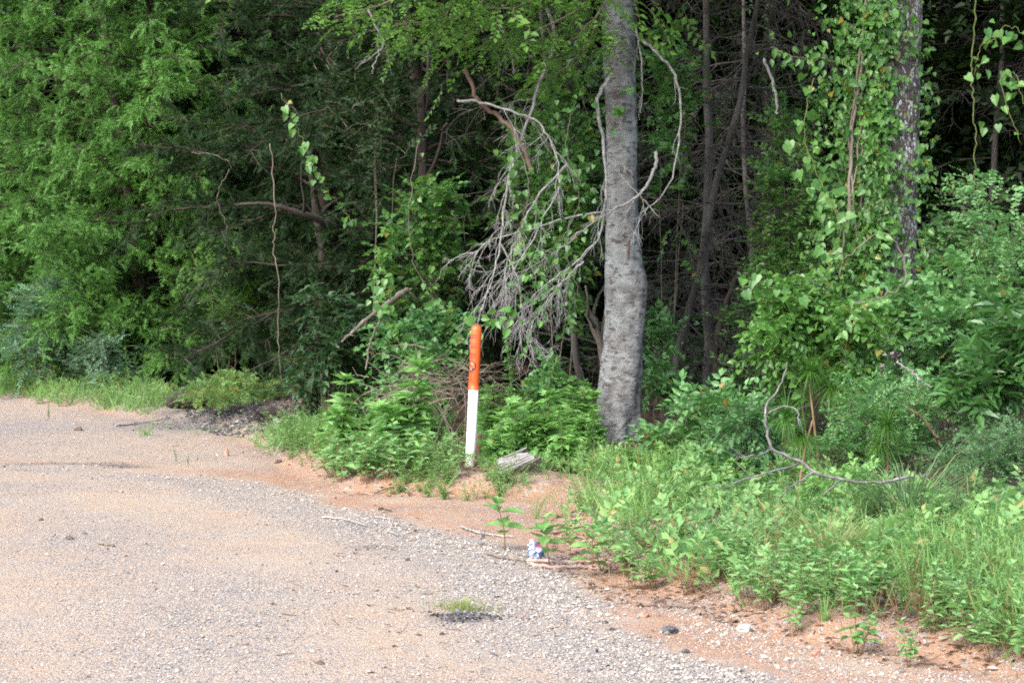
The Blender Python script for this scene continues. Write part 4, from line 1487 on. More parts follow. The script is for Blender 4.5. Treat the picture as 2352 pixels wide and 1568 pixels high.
def post():
    Y = ground(1080, 1070)[1]
    b = at(1079, 1074, Y)
    tp = at(1095, 746, Y)
    ax = tp - b
    t = thing('marker_post', 'white utility marker post with an orange domed top', 'post', b)
    L = float(np.linalg.norm(ax))
    ax /= L
    rad = 24.2 / S * Y / 2
    e1 = norm(np.cross(ax, np.array([0, 1., 0])))       # to the right
    e1 = e1 if e1[0] > 0 else -e1
    e2 = np.cross(e1, ax)
    e2 = e2 if e2[1] < 0 else -e2                        # towards the camera
    th = np.linspace(0, 2 * np.pi, 48, endpoint=False)

    def lathe(prof):
        mb = MB()
        k = len(prof)
        V = np.array([ax * h + r_ * (math.cos(a) * e1 + math.sin(a) * e2) for h, r_ in prof for a in th])
        n = 48
        i = np.arange(k - 1)[:, None] * n
        j = np.arange(n)[None]
        j2 = (j + 1) % n
        q = np.stack([i + j, i + j2, i + n + j2, i + n + j], -1).reshape(-1)
        stt = np.arange((k - 1) * n) * 4
        q = np.concatenate([q, np.arange(n), (k - 1) * n + np.arange(n)])
        stt = np.concatenate([stt, [len(q) - 2 * n, len(q) - n]])
        mb.add(V, q, stt)
        return mb

    fr = (1072 - 880) / (1072 - 746)
    z1 = L * fr
    lathe([(-.12, rad * .93), (0, rad * .93), (z1 - .02, rad * .93)]).build('pole', grimy_white(), t, True)
    prof = [(z1 - .05, rad * .95), (z1, rad * .985), (z1 + .004, rad), (L - rad, rad)]
    prof += [(L - rad + rad * math.sin(a), rad * math.cos(a)) for a in np.linspace(.15, 1.5, 9)]
    cap = lathe(prof).build('orange_cap', plain_mat('orange_plastic', (.72, .10, .018), .42), t, True)
    # black print, wrapped round the left half of the cap
    ink = plain_mat('black_print', (.025, .012, .01), .6)
    pr = MB()

    def patch(a0, a1, h0, h1):
        na = max(2, int(abs(a1 - a0) / R(6)) + 1)
        aa = np.linspace(a0, a1, na)
        rr = rad * 1.012
        V = [ax * h + rr * (math.sin(a) * e1 + math.cos(a) * e2) for h in (h0, h1) for a in aa]
        pr.faces(np.array(V), [(i, i + 1, na + i + 1, na + i) for i in range(na - 1)])

    c0 = R(-38)
    hh = lambda v: L * (1072 - v) / (1072 - 746)
    for v, hgt, a0, a1, bold in ((777, 9, -62, 4, 2), (790, 1.2, -66, 6, 0), (800, 7, -58, 4, 3), (815, 5, -64, 6, 1), (821, 4.5, -60, 2, 1), (826, 3.5, -52, -24, 1), (855, 2.2, -70, 2, 0), (858.5, 2, -66, -14, 1),
                                 (863, 2.6, -50, -26, 1), (868, 3, -52, -24, 1), (873, 2.4, -62, -20, 1), (876, 1.6, -66, 0, 0)):
        r = np.random.default_rng(int(v * 7))
        if bold == 0:
            patch(R(a0), R(a1), hh(v), hh(v - hgt * .8))
            continue
        a = a0
        while a < a1 - 2:
            wd = r.uniform(4, 8) * (1.4 if bold > 1 else 1)
            h1, h2 = hh(v), hh(v - hgt)
            k = r.integers(0, 3)
            patch(R(a), R(a + 3), h1, h2)
            if k != 1:
                patch(R(a), R(min(a + wd, a1)), h2 - (h2 - h1) * .25, h2)
            if k != 2:
                patch(R(a), R(min(a + wd, a1)), h1, h1 + (h2 - h1) * .25)
            if k:
                patch(R(min(a + wd, a1) - 1.8), R(min(a + wd, a1)), h1, h2)
            a += wd + 2.5
    pr.build('printed_notice', ink, cap)
    # no digging sign: ring with a slash, on a small pale disc
    rg, dk = MB(), MB()
    hc, ang, ro = hh(840), R(-42), L * 12.5 / 326

    def cyl(x, y, k):
        a = ang + x / rad
        return ax * (hc + y) + rad * k * (math.sin(a) * e1 + math.cos(a) * e2)

    n = 40
    V = [cyl(q * math.cos(2 * np.pi * i / n), q * math.sin(2 * np.pi * i / n), 1.02) for q in (ro, ro * .76) for i in range(n)]
    rg.faces(np.array(V), [(i, (i + 1) % n, n + (i + 1) % n, n + i) for i in range(n)])
    for (x0, y0, x1, y1, wd) in ((-.62, .62, .62, -.62, .09), (-.1, .55, -.45, -.4, .07), (-.45, -.4, -.3, -.65, .16), (.1, -.5, .5, -.6, .1)):
        dd = np.array([x1 - x0, y1 - y0])
        nn = np.array([-dd[1], dd[0]]) / np.hypot(*dd) * wd
        k = 8
        V = []
        for s_ in np.linspace(0, 1, k):
            for sg in (-1, 1):
                x, y = (x0 + dd[0] * s_ + nn[0] * sg) * ro, (y0 + dd[1] * s_ + nn[1] * sg) * ro
                V.append(cyl(x, y, 1.02))
        rg.faces(np.array(V), [(2 * i, 2 * i + 1, 2 * i + 3, 2 * i + 2) for i in range(k - 1)])
    rg.build('no_digging_symbol', ink, cap)
    V = [cyl(0, 0, 1.008)] + [cyl(q * math.cos(2 * np.pi * i / n), q * math.sin(2 * np.pi * i / n), 1.008) for q in (ro * .42, ro * .83) for i in range(n)]
    dk.faces(np.array(V), [(0, 1 + i, 1 + (i + 1) % n) for i in range(n)] + [(1 + i, 1 + n + i, 1 + n + (i + 1) % n, 1 + (i + 1) % n) for i in range(n)])
    dk.build('symbol_disc', plain_mat('pale_disc', (.68, .19, .10), .5), cap)


post()

# small brown soil clinging stump right behind the post
leaning_stem([(1095, 1076), (1097, 1050), (1098, 1020), (1099, 995)], ground(1080, 1070)[1] + .12, (.026, .02), 'short reddish brown stake right behind the marker post', 'red_rock', 'stake', 'wooden_stake', 0, 21, 8)

# ------------------------------------------------------------------ weathered log chunk on the soil bank
def log_chunk():
    r = np.random.default_rng(71)
    b = ground(1175, 1118)
    b[2] += .03
    nu, nv = 46, 34
    U, V = np.meshgrid(np.linspace(0, 1, nu), np.linspace(0, 1, nv))
    Lx, Lz = .30, .17
    # grain runs up to the right; ragged ends
    rid = fbm(np.column_stack([U.ravel() * 1.5, V.ravel() * 11, U.ravel() * 0]), 3).reshape(nv, nu)
    rid2 = fbm(np.column_stack([U.ravel() * 3 + 7, V.ravel() * 30, U.ravel() * 0]), 2).reshape(nv, nu)
    e0 = .2 * fbm(np.column_stack([V[:, 0] * 8, V[:, 0] * 0, V[:, 0] * 0 + 2]), 2)[:, None]
    e1 = .3 * fbm(np.column_stack([V[:, 0] * 7, V[:, 0] * 0, V[:, 0] * 0 + 9]), 2)[:, None]
    s_ = (U * (1 + e1 - e0) + e0) * Lx - Lx / 2
    c = (V - .5) * Lz
    a = R(34)
    x = s_ * math.cos(a) - c * math.sin(a) * .55
    z = s_ * math.sin(a) * .62 + c * math.cos(a) * .72 + .06
    y = c * .55 + .018 * rid + .006 * rid2 - .03 * np.sin(V * np.pi) + np.floor(V * 3) * .012
    top = np.stack([x, y, z], -1)
    bot = top + np.array([.01, .10, -.05])
    P = np.concatenate([top.reshape(-1, 3), bot.reshape(-1, 3)])
    n = nu * nv
    idx = np.arange(n).reshape(nv, nu)
    F = [(idx[i, j], idx[i, j + 1], idx[i + 1, j + 1], idx[i + 1, j]) for i in range(nv - 1) for j in range(nu - 1)]
    F += [tuple(n + q for q in reversed(f)) for f in list(F)]
    ring = list(idx[0, :]) + list(idx[1:, -1]) + list(idx[-1, -2::-1]) + list(idx[-2:0:-1, 0])
    F += [(ring[i], n + ring[i], n + ring[(i + 1) % len(ring)], ring[(i + 1) % len(ring)]) for i in range(len(ring))]
    mb = MB()
    mb.faces(P, F)
    m, nn, l = newmat('weathered_wood')
    tc = nn.new('ShaderNodeTexCoord')
    mp = nn.new('ShaderNodeMapping')
    mp.inputs['Rotation'].default_value = (0, R(24), 0)
    mp.inputs['Scale'].default_value = (4, 30, 60)
    l.new(tc.outputs['Object'], mp.inputs[0])
    f = noise(nn, l, 1.6, 5, .65, mp.outputs[0])
    cc = ramp(nn, l, f, [(.3, (0.084, 0.071, 0.066)), (.45, (0.202, 0.185, 0.176)), (.65, (0.302, 0.286, 0.277))])
    p = nn.new('ShaderNodeBsdfPrincipled')
    p.inputs['Roughness'].default_value = .9
    l.new(cc, p.inputs['Base Color'])
    bp = nn.new('ShaderNodeBump')
    bp.inputs['Strength'].default_value = .8
    bp.inputs['Distance'].default_value = .01
    l.new(f, bp.inputs['Height'])
    l.new(bp.outputs[0], p.inputs['Normal'])
    o = nn.new('ShaderNodeOutputMaterial')
    l.new(p.outputs[0], o.inputs[0])
    M['weathered'] = m
    ob = mb.build('weathered_log', m)
    ob.location = tuple(b)
    tag(ob, 'pale weathered chunk of split log on the soil bank beside the post', 'log')


log_chunk()
leaning_stem([(1206, 1098), (1235, 1097), (1262, 1101)], ground(1230, 1112)[1] + .1, (.010, .008), 'flat grey wood sliver lying right of the weathered log', 'weathered', 'stick', 'wood_sliver', 0, 31, 9)


# ------------------------------------------------------------------ crumpled wrapper
def wrapper():
    b = ground(1230, 1282)
    nu, nv = 26, 30
    U, V = np.meshgrid(np.linspace(-1, 1, nu), np.linspace(0, 1, nv))
    Pn = np.column_stack([U.ravel() * 2.2, V.ravel() * 3.2, U.ravel() * 0])
    n1 = fbm(Pn + 3, 3).reshape(nv, nu)
    n2 = fbm(Pn * 1.4 + 31, 3).reshape(nv, nu)
    wd = .062 * (1 - .45 * np.abs(V - .55)) * (1 + .25 * n2)
    pinch = 1 - .45 * np.exp(-((V - .62) / .1) ** 2)
    x = U * wd * pinch + .012 * n1
    z = V * .115 + .012 * n2 + .002
    y = -.03 * (1 - U ** 2) + .028 * n1 + .02 * np.abs(n2)
    top = np.stack([x, y, z], -1).reshape(-1, 3)
    idx = np.arange(nu * nv).reshape(nv, nu)
    back = top + np.array([0, .035, 0]) * (1 - np.abs(U.ravel()) ** 2)[:, None] + np.array([0, .002, 0])
    n = nu * nv
    F = [(idx[i, j], idx[i, j + 1], idx[i + 1, j + 1], idx[i + 1, j]) for i in range(nv - 1) for j in range(nu - 1)]
    F += [tuple(n + q for q in reversed(f)) for f in list(F)]
    mb = MB()
    mb.faces(np.concatenate([top, back]), F)
    m, nn, l = newmat('printed_foil')
    tc = nn.new('ShaderNodeTexCoord')
    co = tc.outputs['Object']
    f1 = noise(nn, l, 26, 2, .5, co, (1, 1, 1.6))
    f2 = noise(nn, l, 14, 2, .5, co)
    c = ramp(nn, l, f1, [(.36, (.06, .10, .28)), (.45, (.2, .27, .46)), (.54, (.5, .53, .6)), (.66, (.34, .39, .52)), (.75, (.08, .09, .2))])
    sx = nn.new('ShaderNodeSeparateXYZ')
    l.new(co, sx.inputs[0])
    zz = ramp(nn, l, sx.outputs[2], [(.06, (0, 0, 0)), (.068, (1, 1, 1)), (.098, (1, 1, 1)), (.104, (0, 0, 0))])
    xx = ramp(nn, l, sx.outputs[0], [(.0, (0, 0, 0)), (.006, (1, 1, 1))])
    c = mixc(nn, l, mixc(nn, l, 1.0, zz, xx, 'MULTIPLY'), c, (.72, .28, .42))
    p = nn.new('ShaderNodeBsdfPrincipled')
    p.inputs['Roughness'].default_value = .3
    l.new(c, p.inputs['Base Color'])
    o = nn.new('ShaderNodeOutputMaterial')
    l.new(p.outputs[0], o.inputs[0])
    ob = mb.build('litter_wrapper', m, None, True)
    ob.scale = (.85, .85, .85)
    ob.location = tuple(b)
    tag(ob, 'crumpled blue, white and pink plastic wrapper lying in the roadside weeds', 'litter')


wrapper()


# ------------------------------------------------------------------ sticks, stones and clods
def stick(path, rad, label, mat, seed, twigs=0, lift=.012, name='stick'):
    r = np.random.default_rng(6000 + seed)
    W = [ground(u, v) + np.array([0, 0, lift]) for u, v in path]
    base = W[0].copy()
    n = len(W) * 6
    p = smooth_path([w_ - base for w_ in W], n, rad * .25, r)
    mb = MB()
    mb.tube(p, rad * np.linspace(1, .6, n) * (1 + .1 * r.normal(0, 1, n)), 7)
    for _ in range(twigs):
        i = r.integers(3, n - 1)
        mb.tube(walk(r, p[i], norm(p[i] - p[i - 1]) + r.normal(0, .6, 3) * np.array([1, 1, .2]), .16, 5, .15), np.linspace(rad * .5, rad * .2, 6), 5)
    o = mb.build(name, M[mat], None, True)
    o.location = tuple(base)
    tag(o, label, 'stick')


stick([(1212, 1291), (1260, 1293), (1330, 1294), (1392, 1288)], .013, 'reddish stick, upper of the two lying below the wrapper', 'red_stick', 1, 1)
stick([(1218, 1299), (1270, 1307), (1340, 1306), (1400, 1310)], .012, 'reddish stick, lower of the two lying below the wrapper', 'red_stick', 2, 0)
stick([(1060, 1212), (1090, 1224), (1130, 1231), (1180, 1236)], .008, 'thin white twig curving behind the lone leafy weed', 'lichen_twig', 3, 2)
stick([(1100, 1222), (1105, 1238)], .006, 'short white twig end at the gravel edge left of the lone leafy weed', 'lichen_twig', 4)
stick([(1120, 1275), (1160, 1285), (1205, 1292)], .010, 'pale bent stick leading to the wrapper from the left', 'twig_wood', 5)
stick([(740, 1190), (790, 1196), (840, 1210)], .008, 'pale stick on the gravel, left of the dark crumbs', 'lichen_twig', 6)
stick([(860, 1190), (930, 1200)], .006, 'thin grey stick on the inner gravel band', 'lichen_twig', 7)
stick([(890, 1222), (915, 1232)], .006, 'short twig on the gravel below the thin grey stick', 'lichen_twig', 8)
stick([(265, 980), (310, 975), (390, 960)], .012, 'long pale stick on the far gravel at left', 'lichen_twig', 9)
stick([(228, 1251), (262, 1255)], .012, 'small flat tan bark piece on the gravel at left', 'vine_bark', 10)
stick([(1390, 983), (1420, 990), (1447, 1002)], .012, 'bare stick leaning at the foot of the grey tree', 'lichen_twig', 11, lift=.1)
stick([(690, 950), (740, 930), (800, 905)], .014, 'long slanting pale stick at the edge of the wood by the rubble hump', 'vine_bark', 12, 1, .12)
stick([(640, 970), (672, 967)], .02, 'short whitish wood piece below the dark hole of the rubble hump', 'weathered', 13)
stick([(860, 1120), (900, 1126), (940, 1128)], .008, 'thin twig at the foot of the weed patch left of the post', 'twig_wood', 14)
stick([(1960, 1330), (2000, 1334)], .008, 'pale dry stick in the litter among the right hand weeds', 'lichen_twig', 15)
stick([(880, 1170), (870, 1172), (900, 1176)], .007, 'dark bit of bark on the gravel edge below the weed patch', 'dark_bark', 16)


def lump(u, v, size, label, mat, seed, name, cat, group=None, flat_=.6):
    r = np.random.default_rng(7000 + seed)
    p = ground(u, v)
    n, m_ = 14, 9
    th = np.linspace(0, 2 * np.pi, n, endpoint=False)
    ph = np.linspace(-1.3, 1.45, m_)
    D = np.array([[math.cos(b) * math.cos(a), math.cos(b) * math.sin(a), math.sin(b)] for b in ph for a in th])
    D = D * (1 + .28 * fbm(D * 1.7 + seed * 3.1, 3)[:, None] + .1 * fbm(D * 5 + seed, 2)[:, None]) * np.array([1, r.uniform(.6, .9), flat_]) * size
    mb = MB()
    F = [(i * n + j, i * n + (j + 1) % n, (i + 1) * n + (j + 1) % n, (i + 1) * n + j) for i in range(m_ - 1) for j in range(n)]
    F += [tuple(range(n))[::-1], tuple((m_ - 1) * n + q for q in range(n))]
    mb.faces(D, F)
    o = mb.build(name, M[mat])
    o.location = (p[0], p[1], p[2] + size * flat_ * .45)
    o.rotation_euler = (0, 0, r.uniform(0, 6))
    tag(o, label, cat, group)


for i, (u, v, s_, lab, mt, nm, ct) in enumerate([
    (1710, 1449, .045, 'large flat whitish stone in the orange dirt below the weeds', 'pale_rock', 'stone', 'stone'),
    (2241, 1455, .05, 'pale crusty rock on the orange dirt at lower right', 'pale_rock', 'stone', 'stone'),
    (1405, 1446, .018, 'small dark clod on the gravel edge, left of the blue grey asphalt piece', 'soil_lump', 'clod', 'clod'),
    (1540, 1452, .045, 'blue grey asphalt piece half sunk at the gravel edge', 'asphalt_lump', 'asphalt_piece', 'asphalt'),
    (1390, 1430, .018, 'small blue grey stone just above the dark clod', 'asphalt_lump', 'stone', 'stone'),
    (180, 988, .06, 'dark clod lying alone on the far gravel at left', 'soil_lump', 'clod', 'clod'),
    (640, 1062, .04, 'dark clod on the tan dirt near the left end of the weed patch', 'soil_lump', 'clod', 'clod'),
    (520, 1046, .035, 'upright reddish brown stub standing in the far orange dirt', 'red_rock', 'stub', 'clod'),
    (160, 1238, .03, 'dark flat clod on the gravel at left', 'soil_lump', 'clod', 'clod'),
    (735, 1524, .02, 'tiny dark stone near the bottom of the gravel', 'soil_lump', 'stone', 'stone'),
    (1600, 1350, .02, 'whitish pebble under the front row of weeds', 'pale_rock', 'stone', 'stone'),
    (1340, 1406, .018, 'reddish pebble at the gravel edge', 'red_rock', 'stone', 'stone'),
    (1575, 1498, .022, 'charcoal stone in the gravel at lower right', 'asphalt_lump', 'stone', 'stone'),
    (1480, 1415, .03, 'flat reddish stone in the dirt strip', 'red_rock', 'stone', 'stone'),
    (1875, 1505, .03, 'flat reddish stone lowest in the orange dirt', 'red_rock', 'stone', 'stone'),
    (455, 1238, .02, 'tan pebble in the middle of the left gravel', 'red_rock', 'stone', 'stone'),
    (95, 1195, .024, 'dark clod highest on the left gravel', 'soil_lump', 'clod', 'clod'),
    (330, 925, .12, 'grey broken slab at the grass edge by the old stump', 'pale_rock', 'rubble_slab', 'rubble'),
]):
    lump(u, v, s_, lab, mt, i, nm, ct, flat_=1.5 if nm == 'stub' else .5)


def old_stump():
    p = ground(428, 938)
    t = thing('old_stump', 'dark rotten stump with leaves sprouting over it, at the far road edge', 'stump', p)
    r = np.random.default_rng(81)
    mb = MB()
    mb.tube(np.array([(-.22, 0, .06), (-.1, 0, .1), (.1, .02, .11), (.24, .03, .07)]), np.array([.06, .10, .11, .06]), 12, True,
            lambda V, P: V + (fbm(V.reshape(-1, 3) * 9, 3) * .03).reshape(V.shape[0], V.shape[1], 1) * np.array([.3, 1, 1]))
    mb.build('rotten_wood', M['dark_bark'], t, True)
    lf = MB()
    n = 90
    P = r.normal(0, 1, (n, 3)) * np.array([.2, .1, .05]) + np.array([0, -.05, .13])
    put_twigs(lf, None, 'small', P, norm(r.normal(0, .6, (n, 3)) + np.array([0, -.3, .4])), r.uniform(.08, .16, n), r)
    lf.build('leaves', M['yellow_cover'], t)


old_stump()


def burrow():
    """Dark torn root mass at the rubble hump."""
    p = ground(622, 968)
    r = np.random.default_rng(82)
    mb = MB()
    for _ in range(60):
        a = r.uniform(0, 6.28)
        mb.tube(walk(r, (r.normal(0, .10), r.normal(0, .05), r.uniform(0, .1)), (math.cos(a), math.sin(a) * .5, r.normal(.2, .4)), r.uniform(.1, .25), 4, .3, .1), np.linspace(.008, .003, 5), 4)
    mb.tube(np.array([(-.14, .03, .05), (0, .03, .09), (.14, .03, .05)]), np.array([.04, .085, .04]), 10)
    o = mb.build('root_clump', M['dark_bark'])
    o.location = tuple(p)
    tag(o, 'black torn root clump on the rubble hump beside the wood', 'roots')


burrow()


def brush_pile():
    r = np.random.default_rng(83)
    c = at(1010, 840, 19.6)
    g = gz(c[0], c[1])
    mb = MB()
    for _ in range(170):
        q = np.array([r.normal(0, .28), r.normal(0, .2), abs(r.normal(0.05, .12)) + .45])
        a = r.uniform(0, 6.28)
        mb.tube(walk(r, q, (math.cos(a), math.sin(a) * .5, r.normal(0, .25)), r.uniform(.2, .6), 6, .18, .03), np.linspace(.004, .0018, 7), 3)
    for _ in range(14):
        q = np.array([r.normal(0, .3), r.normal(0, .2), 0])
        mb.tube(walk(r, q, (r.normal(0, .3), r.normal(0, .3), 1), .6, 5, .12), np.linspace(.006, .003, 6), 4)
    o = mb.build('brush_pile', M['twig_wood'])
    o.location = (c[0], c[1], g)
    tag(o, 'tangled pile of dead brown twigs behind the weeds left of the post', 'brush')


brush_pile()

# ------------------------------------------------------------------ weeds
BARE = [tuple(ground(*q)[:2]) for q in [(1205, 1152), (1208, 1110), (1280, 1112), (1290, 1150)]]
BARE2 = [tuple(ground(*q)[:2]) for q in [(1048, 1135), (1052, 1066), (1100, 1066), (1112, 1135)]]


def inbare(x, y):
    return inpoly(x, y, BARE) | inpoly(x, y, BARE2)


def weed_variant(seed, kind):
    """A weed of unit height: (foliage mesh, stem mesh)."""
    r = np.random.default_rng(8000 + seed)
    lf, st = MB(), MB()

    def shoot(p0, d, L, nodes, leaf, ls, opp=True, r0_=.012, top=.55, taper=True):
        p = walk(r, p0, d, L, 7, .06, 0)
        st.tube(p, np.linspace(r0_, r0_ * .35, 8), 5)
        P, F, U, Z = [], [], [], []
        a0 = r.uniform(0, 6.28)
        for i in range(nodes):
            t = (1 - top) + top * (i + .5) / nodes if nodes > 1 else 1
            c = np.array([np.interp(t, np.linspace(0, 1, 8), p[:, k]) for k in range(3)])
            for s_ in range(2 if opp else 1):
                a = a0 + (i % 2) * 1.57 + s_ * 3.14 + r.normal(0, .25) if opp else a0 + i * 2.4
                el = r.normal(.15, .2) + .5 * (t - .6)
                P.append(c)
                F.append((math.cos(a), math.sin(a), el))
                U.append((r.normal(0, .2), r.normal(0, .2), 1))
                Z.append(ls * r.uniform(.8, 1.15) * ((1.15 - .6 * t) if taper else 1))
        for s_ in range(4):
            a = r.uniform(0, 6.28)
            P.append(p[-1])
            F.append((math.cos(a), math.sin(a), r.uniform(.5, 1.1)))
            U.append(UP)
            Z.append(ls * r.uniform(.35, .55))
        lf.inst(leaf, P, np.array(F), np.array(U), np.array(Z))
        return p

    if kind == 'weed':
        shoot((0, 0, -.03), (r.normal(0, .1), r.normal(0, .1), 1), 1.0, r.integers(4, 7), OVATE, .36, r0_=.011, top=.68)
        for _ in range(r.integers(1, 4)):
            a = r.uniform(0, 6.28)
            shoot((math.cos(a) * .06, math.sin(a) * .06, -.03), (math.cos(a) * .3, math.sin(a) * .3, 1), r.uniform(.55, .85), r.integers(3, 6), OVATE, .28, r0_=.009, top=.65)
    elif kind == 'broad':
        shoot((0, 0, -.03), (r.normal(0, .06), r.normal(0, .06), 1), 1.0, 5, OVATE, .5, r0_=.016, top=.72, taper=False)
    elif kind == 'clump':
        for _ in range(r.integers(6, 10)):
            a = r.uniform(0, 6.28)
            q = r.uniform(.02, .25)
            shoot((math.cos(a) * q, math.sin(a) * q, -.03), (math.cos(a) * .22, math.sin(a) * .22, 1), r.uniform(.6, 1.0), r.integers(4, 6), LANCE, .34, r0_=.008, top=.55)
    elif kind == 'ragweed':
        shoot((0, 0, -.03), (r.normal(0, .06), r.normal(0, .06), 1), 1.0, 7, LOBED, .40, r0_=.012, top=.8)
        for _ in range(3):
            a = r.uniform(0, 6.28)
            shoot((0, 0, r.uniform(.15, .45)), (math.cos(a) * .7, math.sin(a) * .7, 1), r.uniform(.3, .5), 4, LOBED, .33, r0_=.006, top=.8)
    elif kind == 'feathery':
        for _ in range(6):
            a = r.uniform(0, 6.28)
            shoot((0, 0, -.02), (math.cos(a) * .5, math.sin(a) * .5, 1), r.uniform(.6, 1.0), 9, LANCE, .2, False, .006, .85)
    elif kind == 'dry':
        for _ in range(4):
            a = r.uniform(0, 6.28)
            shoot((0, 0, -.02), (math.cos(a) * .5, math.sin(a) * .5, 1), r.uniform(.5, 1.0), 4, LANCE, .2, False, .010, .8)
    elif kind == 'horseweed':
        p = walk(r, (0, 0, -.02), (0, 0, 1), 1.0, 8, .03)
        st.tube(p, np.linspace(.009, .004, 9), 5)
        n = 170
        t = .12 + .88 * r.random(n)
        P = np.column_stack([np.interp(t, np.linspace(0, 1, 9), p[:, k]) for k in range(3)])
        a = r.uniform(0, 6.28, n)
        F = np.column_stack([np.cos(a), np.sin(a), r.normal(.35, .35, n)])
        lf.inst(LANCE, P, F, UP, np.column_stack([.10 * (1.15 - .6 * t)])[:, 0] * r.uniform(.7, 1.2, n))
    return lf, st


WV = {}
for kd, nv_, leaf, stem in (('weed', 7, 'weed_pale', 'brown_stem'), ('clump', 5, 'weed_pale', 'brown_stem'), ('ragweed', 5, 'ragweed_leaf', 'green_stem'), ('feathery', 4, 'weed_leaf', 'green_stem'), ('horseweed', 4, 'cover_leaf', 'green_stem'), ('dry', 3, 'dead_leaf', 'brown_stem'), ('broad', 3, 'weed_leaf', 'brown_stem')):
    WV[kd] = []
    for i in range(nv_):
        lf_, st_ = weed_variant(i + 37 * len(WV), kd)
        WV[kd].append((lf_.mesh('foliage', M[leaf]), st_.mesh('stem', M[stem], True)))


def put_weed(kind, p, h, rz, label, group, v, name='weed'):
    t = thing(name, label, 'weed', p, group, rz, h)
    link('stem', WV[kind][v][1], t)
    link('foliage', WV[kind][v][0], t)
    return t


def weeds(kind, poly, n, h0, h1, label, group, seed, name='weed'):
    r = np.random.default_rng(9000 + seed)
    for p in scatter(poly, n, 9100 + seed):
        if inbare(p[0:1], p[1:2])[0] or (p[0] > .8 and fbm(np.array([[p[0] * 1.3 + 41, p[1] * 1.3 + 41, 41]]), 2)[0] < -.16):
            continue
        put_weed(kind, p, r.uniform(h0, h1) * (.85 if p[0] > 1 else 1), r.uniform(0, 6.28), label, group, int(r.integers(0, len(WV[kind]))), name)


weeds('ragweed', [(730, 1040), (780, 960), (1000, 960), (1040, 1050), (1000, 1100), (780, 1100)], 16, .26, .44, 'lobed leaf ragweed in the patch left of the marker post', 'ragweeds left of the post', 1, 'ragweed')
weeds('ragweed', [(1110, 1085), (1120, 1010), (1340, 1000), (1370, 1060), (1290, 1110)], 20, .34, .62, 'lobed leaf ragweed between the marker post and the grey tree', 'ragweeds right of the post', 2, 'ragweed')
put_weed('ragweed', ground(935, 1075), .84, .3, 'tallest ragweed of the patch left of the post', None, 0, 'ragweed')
put_weed('ragweed', ground(795, 1060), .70, 1.3, 'leftmost tall ragweed, near the fallen slanting stick', None, 1, 'ragweed')
weeds('weed', [(700, 1085), (800, 1060), (1000, 1080), (1050, 1115), (800, 1120)], 34, .22, .42, 'low leafy weed along the front of the ragweed patch', 'low weeds before the ragweed', 3)
weeds('feathery', [(870, 1140), (900, 1112), (1190, 1100), (1195, 1148), (1040, 1152)], 34, .12, .26, 'small feathery weed on the soil bank below the marker post', 'feathery weeds on the soil bank', 25, 'feathery_weed')
weeds('horseweed', [(600, 1040), (700, 960), (1000, 1000), (1040, 1100), (760, 1100)], 26, .22, .42, 'thin leaved upright weed in the patch left of the post', 'thin leaved weeds left of the post', 21, 'horseweed')
weeds('horseweed', [(1110, 1090), (1110, 1000), (1370, 980), (1370, 1070), (1290, 1120)], 22, .3, .6, 'thin leaved upright weed between the post and the grey tree', 'thin leaved weeds right of the post', 22, 'horseweed')
weeds('horseweed', [(1290, 1230), (1400, 1080), (1850, 1110), (2350, 1250), (2350, 1460), (2080, 1440), (1800, 1300)], 60, .18, .42, 'thin leaved upright weed on the right hand slope', 'thin leaved weeds on the slope', 23, 'horseweed')
weeds('dry', [(1320, 1320), (1500, 1250), (1900, 1300), (2340, 1440), (2340, 1530), (2000, 1490), (1700, 1400)], 34, .14, .32, 'dry brown weed stalk along the front of the bank', 'dry stalks along the bank', 24, 'dry_stalk')
weeds('feathery', [(590, 1030), (640, 990), (800, 1000), (1000, 1090), (1050, 1120), (760, 1110)], 44, .20, .38, 'feathery low weed at the dirt edge left of the post', 'feathery weeds left of the post', 4, 'feathery_weed')
weeds('clump', [(1560, 1345), (1620, 1290), (2000, 1310), (2060, 1420), (1990, 1450), (1850, 1445), (1700, 1385)], 24, .20, .36, 'bushy pale green weed in the front bank beside the orange dirt', 'front bank weeds beside the orange dirt', 5)
weeds('weed', [(1420, 1330), (1500, 1260), (1900, 1270), (2000, 1400), (1850, 1440), (1650, 1370)], 26, .15, .34, 'leafy weed in the middle of the right hand bank', 'weeds in the middle bank', 6)
weeds('weed', [(2030, 1480), (2050, 1400), (2352, 1400), (2400, 1560), (2200, 1505)], 22, .18, .30, 'leafy weed near the lower right corner', 'weeds near the lower right corner', 7)
weeds('clump', [(2200, 1490), (2230, 1430), (2420, 1430), (2440, 1570)], 10, .20, .30, 'bushy weed in the lower right corner', 'bushy weeds in the lower right corner', 8)
weeds('feathery', [(1300, 1160), (1400, 1080), (1700, 1080), (1850, 1180), (1800, 1260), (1420, 1250)], 56, .18, .36, 'feathery weed on the slope right of the log', 'feathery weeds on the slope', 9, 'feathery_weed')
weeds('feathery', [(2080, 1420), (2080, 1260), (2400, 1230), (2400, 1480)], 40, .2, .38, 'feathery weed on the right slope under the thicket', 'feathery weeds under the thicket', 10, 'feathery_weed')
weeds('ragweed', [(1420, 1120), (1450, 1060), (1750, 1080), (1800, 1150), (1650, 1180)], 22, .26, .42, 'lobed leaf ragweed on the slope right of the grey tree', 'ragweeds on the slope', 11, 'ragweed')
weeds('ragweed', [(1800, 1200), (1850, 1150), (2150, 1160), (2150, 1210)], 11, .20, .32, 'lobed leaf ragweed under the curved fallen branch', 'ragweeds under the branch', 12, 'ragweed')
weeds('feathery', [(-60, 905), (0, 880), (330, 890), (340, 945), (250, 950)], 26, .3, .5, 'feathery roadside weed at the far left', 'feathery weeds at the far left', 13, 'feathery_weed')
